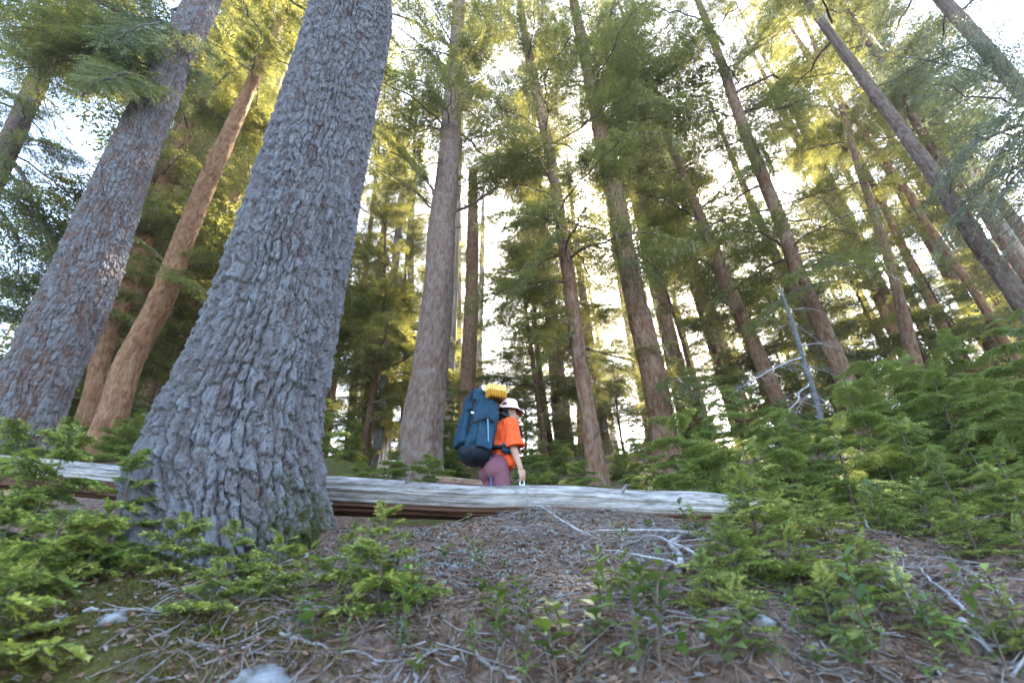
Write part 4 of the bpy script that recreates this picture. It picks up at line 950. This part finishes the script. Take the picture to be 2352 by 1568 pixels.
def strip(name, pts, w, t, mat, parent, up=None):
    pts = np.array(pts, float); C, R, s = smooth_path(pts, np.ones(len(pts)), 4 * len(pts)); tg = unit(np.gradient(C, axis=0)); nrm = np.array(up if up is not None else (0, -1, 0), float)
    sd = unit(np.cross(tg, nrm)); nn_ = unit(np.cross(sd, tg)); V = np.stack([C + sd * w / 2 + nn_ * t / 2, C - sd * w / 2 + nn_ * t / 2, C - sd * w / 2 - nn_ * t / 2, C + sd * w / 2 - nn_ * t / 2], 1); k = len(C)
    i, j = np.meshgrid(np.arange(k - 1), np.arange(4), indexing='ij'); j2 = (j + 1) % 4
    Q = np.stack([i * 4 + j, i * 4 + j2, (i + 1) * 4 + j2, (i + 1) * 4 + j], -1).reshape(-1, 4)
    mb = MB(); mb.add(V, None, list(Q) + [(0, 3, 2, 1), (4 * k - 4, 4 * k - 3, 4 * k - 2, 4 * k - 1)]); return obj(name, mb.mesh(name, [mat], False), parent)
strip('compression_strap', [(-.31, -.12, 1.66), (-.32, -.165, 1.52), (-.335, -.178, 1.36), (-.375, -.165, 1.20)], .026, .006, MAT['web'], pk)
strip('compression_strap', [(-.09, -.165, 1.34), (-.19, -.185, 1.36), (-.30, -.185, 1.30)], .016, .006, MAT['web'], pk)
strip('zip', [(-.17, -.188, 1.36), (-.175, -.208, 1.24), (-.175, -.21, 1.10)], .014, .006, MAT['zip'], pk)
strip('seam_piping', [(-.33, -.16, 1.30), (-.25, -.192, 1.34), (-.16, -.19, 1.37), (-.06, -.15, 1.34)], .008, .008, MAT['pack2'], pk)
strip('lid_strap', [(-.30, -.09, 1.72), (-.335, -.12, 1.64), (-.345, -.13, 1.55)], .02, .006, MAT['web'], pk, (-1, 0, 0))
strip('label_patch', [(-.37, -.115, 1.125), (-.40, -.075, 1.12)], .018, .006, MAT['tagc'], bt, (-.8, -.6, .1))
strip('dangling_strap', [(-.10, -.09, 1.0), (-.10, -.10, .90), (-.105, -.10, .80), (-.10, -.10, .68)], .014, .004, MAT['blueweb'], pk)
for s_ in (-1, 1):
    strip('shoulder_strap', [(-.06, s_ * .09, 1.50), (.06, s_ * .11, 1.45), (.16, s_ * .12, 1.40), (.235, s_ * .12, 1.28), (.20, s_ * .15, 1.12), (.02, s_ * .17, 1.06)], .055, .018, MAT['web'], pk, (.4, 0, 1))
    strip('load_lifter', [(-.03, s_ * .09, 1.58), (.06, s_ * .10, 1.53), (.12, s_ * .11, 1.47)], .016, .004, MAT['web'], pk, (.4, 0, 1))
th = np.linspace(math.radians(-165), math.radians(165), 30)
strip('hip_belt', np.stack([.03 + .150 * np.cos(th), .19 * np.sin(th), 1.075 - .02 * np.cos(th)], -1), .085, .022, MAT['web'], pk, (0, 0, 1)).location = (0, 0, 0)
for s_ in (-1, 1):
    f = Field((-.10, -.28 if s_ < 0 else .10, .96), (.22, -.10 if s_ < 0 else .28, 1.20), .007)
    f.rbox((.07, s_ * .195, 1.075), (.10, .03, .055), .028, .02); f.wrinkle(.009, (14, 14, 14), 3 + s_)
    o_ = obj('hip_pocket', f.mesh('hip_pocket', MAT['pack']), pk)
    strip('zip', [(-.01, s_ * .228, 1.105), (.07, s_ * .232, 1.10), (.15, s_ * .222, 1.09)], .010, .006, MAT['zip'], o_)
for p_ in ((-.335, -.186, 1.40), (-.31, -.185, 1.55)):
    mb = MB(); mb.box(p_, (.03, .012, .022)); obj('buckle', mb.mesh('buckle', [MAT['white'] if p_[2] < 1.5 else MAT['web']]), pk)
# ---- folded foam pad on top
pd = empty('foam_pad', (PX[0], 4.85, pz), 'yellow accordion foam sleeping pad strapped on top of the backpack', 'sleeping pad'); pd.rotation_euler = (0, 0, HEAD); pd.location.z -= .06
for k in range(10):
    mb = MB(); x0 = -.165 + k * .0205; n = 22; ys = np.linspace(-.24, .24, n); V = []
    for q in range(n):
        wv = .005 * (1 if (q + k) % 2 else -1); z0 = 1.672
        V += [(x0 - .006, ys[q], z0), (x0, ys[q], z0 - .020 - wv), (x0 + .006, ys[q], z0), (x0 + .0085 + wv * .4, ys[q], 1.705), (x0 + .0075, ys[q], 1.735), (x0 + .0065, ys[q], 1.785), (x0, ys[q], 1.806), (x0 - .0065, ys[q], 1.785), (x0 - .0075, ys[q], 1.735), (x0 - .0085 + wv * .4, ys[q], 1.705)]
    i, j = np.meshgrid(np.arange(n - 1), np.arange(10), indexing='ij'); j2 = (j + 1) % 10
    Q = np.stack([i * 10 + j, i * 10 + j2, (i + 1) * 10 + j2, (i + 1) * 10 + j], -1); mb.add(V, None, list(Q.reshape(-1, 4))); o6 = (n - 1) * 10
    tri = [(0, 2, 1), (0, 9, 2), (9, 3, 2), (9, 8, 3), (8, 4, 3), (8, 7, 4), (7, 5, 4), (7, 6, 5)]
    mb.T.append(np.array(tri + [(o6 + c, o6 + b_, o6 + a_) for a_, b_, c in tri])); mb.mt.append(np.zeros(16, int))
    me = mb.mesh('foam_panel', [MAT['pad'], MAT['padin']], False)
    for p_ in me.polygons:
        if p_.center.z < 1.732: p_.material_index = 1
    obj('foam_panel', me, pd)
# ---- bottle hanging from her fingers
bo = empty('water_bottle', (PX[0], 4.85, pz), 'clear white water bottle with loop lid held in the hiker\'s hand', 'bottle'); bo.rotation_euler = (0, 0, HEAD)
bx, by = .175, -.215
V, Q = lathe([(.001, .50), (.034, .50), (.037, .51), (.037, .64), (.033, .665), (.026, .68)], 24); mb = MB(); mb.add(V + [bx, by, 0], None, Q); obj('flask', mb.mesh('flask', [MAT['white']]), bo)
V, Q = lathe([(.026, .676), (.03, .678), (.03, .71), (.027, .716), (.001, .716)], 24); mb = MB(); mb.add(V + [bx, by, 0], None, Q); obj('lid', mb.mesh('lid', [MAT['white']]), bo)
a = np.linspace(0, np.pi, 12); mb = MB(); mb.tube(np.stack([bx + .026 * np.cos(a), by + 0 * a, .71 + .062 * np.sin(a)], -1), .006, 7); obj('carry_loop', mb.mesh('carry_loop', [MAT['white']]), bo)

# ---------------------------------------------------------------- young trees and saplings
FS = [make_bough('sapling_branch', 220 + i, .24, d_, 'needle', 1.5, FM, tp, 0, rise=.3, width=.55, gap=.10, nn=22, nw=.0042) for i, (d_, tp) in enumerate([(.2, .95), (.35, 1.15), (.1, 1.3)])]
def young(label, x, y, H, nb, bset, L0, seed, blen=.42, stem=.012, group=None, name='young_hemlock', cat='sapling', lean=(0, 0), mat='twig', part='branch', low=.06, flat=False):
    rs = np.random.RandomState(seed); z = gz(x, y); E = empty(name, (x, y, z), label, cat, group)
    t = np.linspace(0, 1, 7); P = np.stack([lean[0] * t ** 1.5 * H + .015 * H * np.sin(5 * t + seed), lean[1] * t ** 1.5 * H + .015 * H * np.cos(4 * t + seed), H * t - .05 * (1 - t)], -1)
    mb = MB(); mb.tube(P, stem * (1 - .85 * t), 6); obj('stem', mb.mesh('stem', [MAT[mat]]), E); az = rs.rand() * 6
    for k in range(nb):
        tk = low + (1 - low) * (k + .5) / nb; az += 2.4 + rs.uniform(-.4, .4); c = np.array([np.interp(tk, t, P[:, q]) for q in range(3)])
        l = blen * H * (1 - .78 * tk ** 1.2) * rs.uniform(.75, 1.2)
        place(E, bset[rs.randint(len(bset))], np.array([x, y, z]) + c, az, rs.uniform(-.05, .3) + .35 * tk ** 2, rs.uniform(-.2, .2), l / L0, part)
    place(E, bset[rs.randint(len(bset))], np.array([x, y, z]) + P[-2], az, 1.2, 0, .13 * H / L0 + .1, part)
    return E
def young_at(label, px, py, Y, *a, **k):          # top of the young tree seen at (px, py) on the plane y = Y
    p = atY(px, py, Y); lean = k.get('lean', (0, 0)); z = gz(p[0], Y); H = p[2] - z
    return young(label, p[0] - lean[0] * H, Y, max(H, .12), *a, **k)
# foreground, left
for i, (lab, px, py, Y, nb, bl) in enumerate([
    ('bright green fir sapling at the left edge above the silver log', 52, 975, 2.0, 26, .5),
    ('tall fir sapling whose tip crosses the left conifer\'s foot', 172, 975, 1.9, 28, .46),
    ('fir sapling touching the left flank of the massive conifer', 318, 1035, 1.9, 26, .46),
    ('fir sapling below the left end of the silver log', 60, 1130, 1.7, 26, .7),
    ('thin-stemmed fir sapling left of the massive conifer\'s root', 262, 1150, 1.65, 26, .65),
    ('forked fir sapling with dark stem at lower left', 150, 1170, 1.55, 24, .7),
    ('dim fir sapling in the lower left corner', 45, 1290, 1.3, 20, .9),
    ('low fir sapling in front of the massive conifer\'s left root', 430, 1185, 1.75, 22, .9),
    ('low fir sapling at the middle of the massive conifer\'s foot', 545, 1200, 1.8, 20, .9),
    ('fir sapling at the right of the massive conifer\'s foot', 655, 1225, 1.65, 22, .75),
    ('small fir sapling before the dark root hollow', 505, 1300, 1.5, 20, 1.0),
    ('upright fir sapling with yellow tips in the clearing centre', 885, 1160, 1.62, 28, .6),
    ('tiny fir seedling in the litter right of centre', 1430, 1280, 1.75, 14, .8),
    ('small fir seedling beside the upright centre sapling', 800, 1225, 1.8, 14, .8)]):
    young_at(lab, px, py, Y, int(nb * .72), FS, .24, 500 + i, bl, .006 + .002 * (i % 3), 'fir saplings in the foreground', 'fir_sapling', lean=(.04 * math.sin(i * 2.1), .02))
# foreground, right: bushier young firs with yellow tips
for i, (lab, px, py, Y, nb, bl, ln) in enumerate([
    ('young fir with yellow tips over the right end of the silver log', 1690, 1095, 2.0, 34, .85, -.10),
    ('bushy young fir right of the silver log\'s end', 1860, 1120, 2.0, 34, .85, .05),
    ('low spreading young fir nearest the bare litter on the right', 1655, 1200, 1.75, 30, 1.15, -.12),
    ('young fir with the brightest yellow tips in the right foreground', 1800, 1215, 1.7, 32, 1.0, .0),
    ('low young fir in the right foreground by the pale loop of roots', 1960, 1240, 1.65, 30, 1.0, .1),
    ('dark green young fir toward the right edge above the hollow', 2100, 1110, 2.2, 32, .8, .1),
    ('young fir at the right edge above the dark hollow', 2270, 1080, 2.1, 32, .8, .1),
    ('low young fir in front of the dark hollow at the right edge', 2340, 1230, 1.75, 24, .8, .1),
    ('small fir hanging low over the litter right of centre', 1610, 1300, 1.55, 22, 1.2, -.2),
    ('young fir second row behind the brightest yellow tips', 1760, 1130, 2.2, 30, .9, .0),
    ('young fir squeezed between the silver log and the bushy fir', 1590, 1180, 2.3, 24, .9, .0),
    ('young fir low among the roots at lower right', 1880, 1330, 1.5, 24, 1.2, .05),
    ('young fir in the second row left of the dark hollow', 1990, 1130, 2.25, 30, .9, .0),
    ('young fir in the second row at the far right', 2190, 1160, 1.95, 28, .9, .0), ('lowest young fir in the bottom right corner', 2310, 1400, 1.4, 22, 1.0, .0), ('young fir half hiding the thick grey root at lower right', 2080, 1370, 1.5, 20, .9, .0), ('young fir sprig at the bottom right of the litter', 1700, 1420, 1.35, 18, 1.0, -.1)]):
    young_at(lab, px, py, Y, nb, FINE, .5, 540 + i, bl, .010, 'young firs in the right foreground', 'young_fir', lean=(ln, -.05))
# middle distance, right: young hemlocks
YH = [(1540, 985, 4.2, 1), (1610, 960, 4.9, 0), (1690, 925, 5.4, 1), (1770, 985, 3.7, 0), (1840, 950, 4.6, 1), (1930, 905, 4.2, 0), (1990, 860, 5.2, 1), (2050, 800, 6.0, 0), (2120, 880, 4.4, 1), (2170, 800, 5.8, 0), (2230, 850, 4.6, 1), (2300, 770, 5.2, 0), (2350, 830, 4.2, 1),
      (1580, 1055, 3.5, 1), (1900, 1010, 3.2, 0), (2050, 985, 3.3, 1), (2200, 985, 3.1, 0), (2330, 960, 3.3, 1), (1700, 1040, 3.2, 0), (2010, 1100, 2.8, 1), (2270, 1060, 2.8, 0), (1470, 1040, 6.5, 1), (2140, 1040, 2.9, 0)]
places = ['at the right foot of the straight red-brown conifer', 'one step right of the straight red-brown conifer', 'beneath the dead grey sapling\'s left twigs', 'just right of the silver log\'s far end', 'under the dead grey sapling', 'right of the dead grey sapling', 'below the dark-trunked hemlock\'s right side', 'below the slim orange trunk',
          'in the middle of the right-hand thicket', 'below the dark red trunk', 'below the knobbly trunk', 'below the thick leaning right-hand trunk', 'cut by the right edge under the thick trunk', 'leaning over the silver log\'s right half', 'in the front row of the thicket, left', 'in the front row of the thicket, centre', 'in the front row of the thicket, right', 'in the front row at the right edge', 'between the silver log\'s end and the thicket', 'lowest of the thicket behind the pale stick', 'low in the thicket near the right edge', 'between the two red-brown conifers behind the hiker', 'low in the thicket centre right']
for i, ((px, py, Y, k), pl_) in enumerate(zip(YH, places)):
    young_at('young green hemlock ' + pl_, px, py - (25, -10, 40)[i % 3], Y, 26, FINED, .8, 600 + i, .50 + .12 * k, .016, 'young hemlocks in the right-hand thicket', 'young_hemlock', lean=(.05 * math.sin(i), -.03))
# middle distance, left and centre: low growth behind the log
YC = [(775, 1050, 7.5, 'right beside the massive conifer\'s edge'), (830, 1062, 6.2, 'left of the splintered stump'), (905, 1040, 7.4, 'at the pale-based conifer\'s left foot'), (985, 1050, 7.0, 'in front of the pale-based conifer'), (1040, 1040, 9.5, 'between pale-based conifer and backpack'), (1225, 1035, 8.5, 'right of the hiker\'s hand'), (1285, 1010, 9.5, 'behind the hiker toward the drooping hemlock'), (1330, 1060, 7.0, 'left of the drooping hemlock\'s foot'), (1420, 1030, 8.5, 'right of the drooping hemlock\'s foot'), (1230, 1090, 6.4, 'low beside the bottle'), (60, 1000, 4.4, 'behind the log at the left edge'), (310, 960, 6.5, 'between the red-brown trunk and the massive conifer'), (180, 985, 5.6, 'at the foot of the slender red-brown trunk'), (1600, 1010, 7.5, 'behind the straight red-brown conifer\'s foot')]
for i, (px, py, Y, pl_) in enumerate(YC):
    young_at('low green young hemlock ' + pl_, px, py, Y, 24, FINED, .8, 650 + i, .85, .014, 'low young hemlocks behind the log', 'young_hemlock')

for i, (x, y, H) in enumerate(UND):
    young('young hemlock of the understory up the slope among the trunks', x, y, H, 26, FINED, .8, 700 + i, .5, .018, 'understory hemlocks up the slope', 'young_hemlock')

# ---------------------------------------------------------------- forest floor
def leafy(seed, n, H, asp=1.0, mt='leaf'):
    rs = np.random.RandomState(seed); mb = MB(); t = np.linspace(0, 1, 5); mb.tube(np.stack([.01 * np.sin(3 * t), 0 * t, H * t - .01], -1), .0018, 4, 0)
    for k in range(n):
        az = k * 2.3 + rs.uniform(-.4, .4); h = H * (.35 + .65 * (k + 1) / n); l = rs.uniform(.035, .055); w = l * rs.uniform(.30, .4) * asp; pit = rs.uniform(.25, .9)
        u = np.linspace(0, 1, 6); prof = np.sin(np.pi * np.clip(u, 0, 1) ** .8) * w / 2 + .0006
        x = l * u * math.cos(pit) ; z_ = h + l * u * math.sin(pit) - .35 * l * u ** 2
        pts = [np.stack([x, sg * prof, z_ + (0 if sg == 0 else .25 * prof)], -1) for sg in (-1, 0, 1)]
        V = np.concatenate(pts); c, s_ = math.cos(az), math.sin(az); V = V @ np.array([[c, s_, 0], [-s_, c, 0], [0, 0, 1]])
        Q = [(i, i + 1, 6 + i + 1, 6 + i) for i in range(5)] + [(6 + i, 6 + i + 1, 12 + i + 1, 12 + i) for i in range(5)]
        mb.add(V, None, Q, 1, rs.rand() ** 2 * .8 * (k > n * .6), rs.rand())
    return mb.mesh('leafy_seedling', [MAT['twig'], MAT[mt]])
MAT['leaf2'] = foliage_mat('dark_leaf', (.035, .075, .022), (.08, .13, .035), (.16, .2, .05), (.14, .18, .03), .3, .65)
LEAFY = [leafy(20 + i, n, h, a_, m_) for i, (n, h, a_, m_) in enumerate([(7, .07, 1, 'leaf'), (9, .10, .7, 'leaf'), (6, .05, 1.3, 'leaf2'), (13, .13, .6, 'leaf'), (8, .085, 1.5, 'leaf2'), (16, .09, .45, 'leaf2'), (5, .04, 1.1, 'leaf'), (14, .16, .8, 'leaf2')])]
rs = np.random.RandomState(91); spots = []
for _ in range(1600):
    if len(spots) >= 100: break
    if rs.rand() < .72: px, py = 640 + 1700 * rs.rand() ** .7, rs.uniform(1430, 1600)
    else: px, py = rs.uniform(680, 1650), rs.uniform(1200, 1420)
    p = hit(px, py, .7, 2.85)
    if any((p[0] - q[0]) ** 2 + (p[1] - q[1]) ** 2 < .045 ** 2 for q in spots): continue
    spots.append(p)
for i, p in enumerate(spots):
    o = obj('leafy_seedling', LEAFY[rs.randint(8)], None, p); o.rotation_euler = (rs.normal(0, .12), rs.normal(0, .12), rs.rand() * 6.28); s_ = rs.uniform(.6, 1.6) * (1 if p[1] < 1.7 else .8); o.scale = (s_,) * 3
    tag(o, 'small green leafy seedling sprouting from the brown litter', 'seedling', 'leafy seedlings on the forest floor')
# twig litter and needle litter: nobody could count it
MAT['t_grey'] = plain_mat('grey_twig', (.13, .115, .105), (.28, .26, .245), 30)
MAT['t_brown'] = plain_mat('brown_twig', (.10, .06, .04), (.24, .165, .115), 30)
MAT['chip'] = plain_mat('red_brown_chips', (.13, .06, .034), (.27, .165, .11), 22)
mb = MB(); rs = np.random.RandomState(17)
for k in range(5200):
    if k < 3800: px, py = rs.uniform(350, 2352), 1195 + 400 * rs.rand() ** .9; p = None
    else: px, py = rs.uniform(1150, 1620), rs.uniform(1190, 1330)
    d = ray(px, py); y = rs.uniform(1.15, 2.85); x = d[0] / d[1] * y
    if k >= 3800: y = rs.uniform(2.2, 2.85); x = d[0] / d[1] * y
    a = rs.rand() * 6.28; l = rs.uniform(.03, .16) * (1 + (rs.rand() < .06) * 1.5); n = 4; t = np.linspace(-.5, .5, n); bend = rs.normal(0, .12, n) * l
    X = x + np.cos(a) * l * t - np.sin(a) * bend; Y_ = y + np.sin(a) * l * t + np.cos(a) * bend; Z = ground(X, Y_) + .006 + np.abs(rs.normal(0, .008)) + t * rs.normal(0, .10) * l
    mb.tube(np.stack([X, Y_, Z], -1), rs.uniform(.0010, .0028) * np.linspace(1, .5, n), 3, int(rs.rand() < .55), cap=False)
o = obj('twig_litter', mb.mesh('twig_litter', [MAT['t_grey'], MAT['t_brown']])); tag(o, 'fine grey and brown twigs strewn over the forest floor', 'twigs', kind='stuff')
k = 52000; Y_ = rs.uniform(1.0, 2.95, k); X = Y_ * rs.uniform(-1.15, 1.15, k); Z = ground(X, Y_) + .004 + rs.rand(k) * .012
a = rs.rand(k) * 6.28; l = rs.uniform(.008, .03, k); w = np.where(rs.rand(k) < .75, .0014, rs.uniform(.004, .011, k)); d = np.stack([np.cos(a), np.sin(a), rs.normal(0, .25, k)], -1); s_ = np.stack([-np.sin(a), np.cos(a), rs.normal(0, .4, k)], -1)
c = np.stack([X, Y_, Z], -1); V = np.stack([c - d * l[:, None] / 2, c + s_ * w[:, None], c + d * l[:, None] / 2, c - s_ * w[:, None]], 1); i = np.arange(k)[:, None] * 4
mi = np.repeat(np.where(rs.rand(k) < .55, 0, np.where(rs.rand(k) < .6, 1, 2)), 1)
o = obj('needle_litter', mk_mesh('needle_litter', V, np.concatenate([i + [0, 1, 2, 3]]), [MAT['chip'], MAT['t_brown'], MAT['t_grey']], mi, False)); tag(o, 'red-brown needles and bark flakes covering the ground', 'litter', kind='stuff')
# moss tufts, lower left
MAT['moss'] = foliage_mat('moss', (.05, .05, .012), (.12, .10, .022), (.2, .2, .04), (.14, .12, .02), .3, .9)
k = 26000; X = rs.normal(-1.15, .5, k); Y_ = np.clip(rs.normal(1.55, .28, k), 1.0, 2.3); c = np.stack([X, Y_, ground(X, Y_)], -1)
nz = fbm(np.stack([X * 7, Y_ * 7, X * 0], -1), 2); keep = nz + rs.normal(0, .15, k) > -.15; c = c[keep]; k = len(c)
d = unit(np.stack([rs.normal(0, .6, k), rs.normal(0, .6, k), np.ones(k)], -1)); mb = MB(); blades(mb, c - d * .004, d, unit(rs.normal(0, 1, (k, 3))), rs.uniform(.01, .028, k), rs.uniform(.003, .006, k), 0, (rs.rand(k) < .1) * .6, rs.rand(k))
o = obj('moss', mb.mesh('moss', [MAT['moss']])); tag(o, 'yellow-brown moss cushion in the lower left corner', 'moss', kind='stuff')
# pale ground lichen
MAT['glichen'] = plain_mat('pale_ground_lichen', (.12, .13, .11), (.25, .265, .24), 40)
mb = MB()
for k in range(170):
    cx, cy_, sp__ = ((1060, 1290, 60), (1180, 1260, 90), (950, 1300, 60), (1000, 1225, 50), (1400, 1260, 70), (1270, 1230, 60))[k % 6]; p = hit(rs.normal(cx, sp__), rs.normal(cy_, 30), 1.2, 2.9)
    for q in range(4):
        b0 = p + rs.normal(0, .012, 3) * [1, 1, .2]; h = rs.uniform(.006, .018); dd = unit(rs.normal(0, .7, 3) + [0, 0, 1]); mb.tube(np.stack([b0, b0 + dd * h * .5, b0 + dd * h]), [.004, .005, .002], 4)
o = obj('ground_lichen', mb.mesh('ground_lichen', [MAT['glichen']])); tag(o, 'pale grey lichen tufts on the litter below the log', 'lichen', kind='stuff')
# stones
MAT['stone'] = plain_mat('lichen_grey_stone', (.07, .065, .05), (.25, .255, .26), 14, .95, .1, None, .8, .02)
for i, (lab, px, py, r_) in enumerate([('rounded pale stone half in moss at the bottom edge', 610, 1552, .085), ('grey stone in moss left of the small fir saplings', 268, 1412, .045), ('small pale stone left of centre on the litter', 1040, 1300, .028), ('small whitish stone below the log\'s middle', 1000, 1270, .020),
                                       ('pale stone among the seedlings at lower centre', 1190, 1440, .03), ('small pale stone beneath the debris on the right', 1300, 1310, .022), ('greyish stone under the young firs at lower right', 1740, 1420, .045), ('pale stone in the bottom right corner', 2330, 1535, .05)]):
    p = hit(px, py, .7, 2.9); th = np.linspace(0, np.pi, 15); ph = np.arange(24) * 2 * np.pi / 24
    S = np.stack([np.outer(np.sin(th), np.cos(ph)), np.outer(np.sin(th), np.sin(ph)), np.outer(np.cos(th), np.ones(24)) * .6], -1); w1, w2, wi, wo = worley(S * 1.6 + i * 5.3); S = S * r_ * (.8 + .22 * fbm(S * 2 + i * 9, 3) + .25 * (RND[wi, 0] - .5) + .3 * (wo * (RND[wi, 1:4] - .5)).sum(-1) + .05 * fbm(S * 9, 3))[..., None]
    a_, b_ = np.meshgrid(np.arange(14), np.arange(24), indexing='ij'); b2 = (b_ + 1) % 24; mb = MB(); mb.add(S, None, np.stack([a_ * 24 + b_, (a_ + 1) * 24 + b_, (a_ + 1) * 24 + b2, a_ * 24 + b2], -1).reshape(-1, 4))
    tag(obj('stone', mb.mesh('stone', [MAT['stone']]), None, p - [0, 0, r_ * .30]), lab, 'stone')
# larger sticks lying about: end points on the photograph, thickness in metres
ST = [('long pale stick behind the upright centre sapling', (640, 1338), (830, 1325), .006, 'dead'), ('forked grey stick right of the upright centre sapling', (820, 1330), (885, 1352), .006, 'dead'), ('long grey stick slanting at lower centre left', (640, 1462), (940, 1520), .008, 'dead'),
      ('crooked upright stick at lower centre left', (632, 1420), (655, 1540), .006, 'dead'), ('brown stick crossing the litter centre', (1270, 1385), (1470, 1372), .009, 't_brown'), ('long brown branch below the debris pile', (1260, 1325), (1600, 1305), .012, 'log2'), ('orange-brown split branch in the litter', (1240, 1398), (1420, 1340), .011, 'log2'),
      ('grey stick pointing to the right young firs', (1450, 1412), (1560, 1470), .009, 'dead'), ('dark stick at the bottom centre', (1090, 1500), (1230, 1590), .009, 't_grey'), ('pale stick at bottom centre left leaning up', (975, 1590), (990, 1500), .008, 'dead'), ('thick grey root-like stick at the lower right', (2200, 1430), (2345, 1570), .016, 'dead'),
      ('brown stick at lower right under the firs', (1990, 1535), (2180, 1555), .012, 't_brown'), ('grey stick lying left before the tree\'s hollow', (185, 1408), (420, 1388), .008, 'dead'), ('lichen-spotted stick at the lower left', (30, 1470), (150, 1420), .014, 'dead')]
for i, (lab, a_, b_, r_, mt_) in enumerate(ST):
    A = hit(*a_, .7, 2.9); B = hit(*b_, .7, 2.9); n = 12; t = np.linspace(0, 1, n); rs = np.random.RandomState(70 + i)
    P = A + (B - A) * t[:, None]; P[:, 0] += np.cumsum(rs.normal(0, .006, n)); r_ *= .6; P[:, 2] = ground(P[:, 0], P[:, 1]) + r_ * .5 + np.abs(rs.normal(0, .004, n)); mb = MB(); mb.tube(P, r_ * (1 - .5 * t) * (1 + rs.normal(0, .08, n)), 7, 0)
    for q in range(3):
        k = rs.randint(2, n - 1); d = unit(rs.normal(0, 1, 3) * [1, 1, .4] + [0, 0, .25]); mb.tube(np.stack([P[k], P[k] + d * .04, P[k] + d * .07 + rs.normal(0, .012, 3)]), [r_ * .4, r_ * .3, .001], 4)
    tag(obj('stick', mb.mesh('stick', [MAT[mt_]]), None), lab, 'stick')
# dead branches heaped under the log's right half
for i, (lab, a_, b_) in enumerate([('pale dead branch on the debris under the log, uppermost', (1600, 1240), (1330, 1262)), ('pale dead branch with many twigs in the debris, right', (1610, 1300), (1480, 1245)), ('dead branch curving through the debris, left', (1340, 1235), (1160, 1215)), ('dead branch lowest in the debris pile', (1620, 1330), (1390, 1300)), ('dead branch sticking up beside the right young firs', (1570, 1330), (1600, 1215)),
                                   ('bleached looping roots in the right foreground', (2105, 1440), (2090, 1370)), ('bleached dead branch in the dark hollow', (2250, 1440), (2130, 1330)), ('dead twiggy branch at the right edge hollow', (2350, 1420), (2230, 1340))]):
    A = hit(*a_, .7, 2.92); B = hit(*b_, .7, 2.92); B[2] += .05 + .03 * (i % 3); A[2] += .03; E = empty('dead_branch', A, lab, 'branch'); 
    o = place_to(E, BOUGHT[i % 3], A, B, 1.0, .4 * (i % 3 - 1), 'twigs'); o.scale = (o.scale[0],) * 3
# pale leaning dead stem in the right foreground thicket
for lab, a_, b_, Y in (('pale leaning dead stem in the right foreground firs', (2075, 1430), (1985, 1180), 2.15), ('short pale stub sticking up behind the silver log', (1430, 1150), (1440, 1122), 3.3)):
    A = atY(*a_, Y); B = atY(*b_, Y + .1); t = np.linspace(0, 1, 9); P = A + (B - A) * t[:, None] + np.random.RandomState(3).normal(0, .006, (9, 3)); mb = MB(); mb.tube(P, .014 * (1 - .55 * t) if Y < 3 else .012 * (1 - .3 * t), 7); 
    E = obj('dead_stick', mb.mesh('dead_stick', [MAT['dead']])); tag(E, lab, 'branch')
#PART2_END
# ---------------------------------------------------------------- air
m = bpy.data.materials.new('forest_air'); m.use_nodes = True; nt = m.node_tree; nt.nodes.clear()
o_ = nt.nodes.new('ShaderNodeOutputMaterial'); v_ = nt.nodes.new('ShaderNodeVolumePrincipled')
v_.inputs['Color'].default_value = (1.0, 0.97, 0.92, 1); v_.inputs['Density'].default_value = 0.0010; v_.inputs['Anisotropy'].default_value = 0.72
nt.links.new(v_.outputs[0], o_.inputs['Volume'])
mb = MB(); mb.box((0, 55, 5), (304, 304, 130)); hz = obj('haze', mb.mesh('haze', [m], False)); tag(hz, kind='stuff')
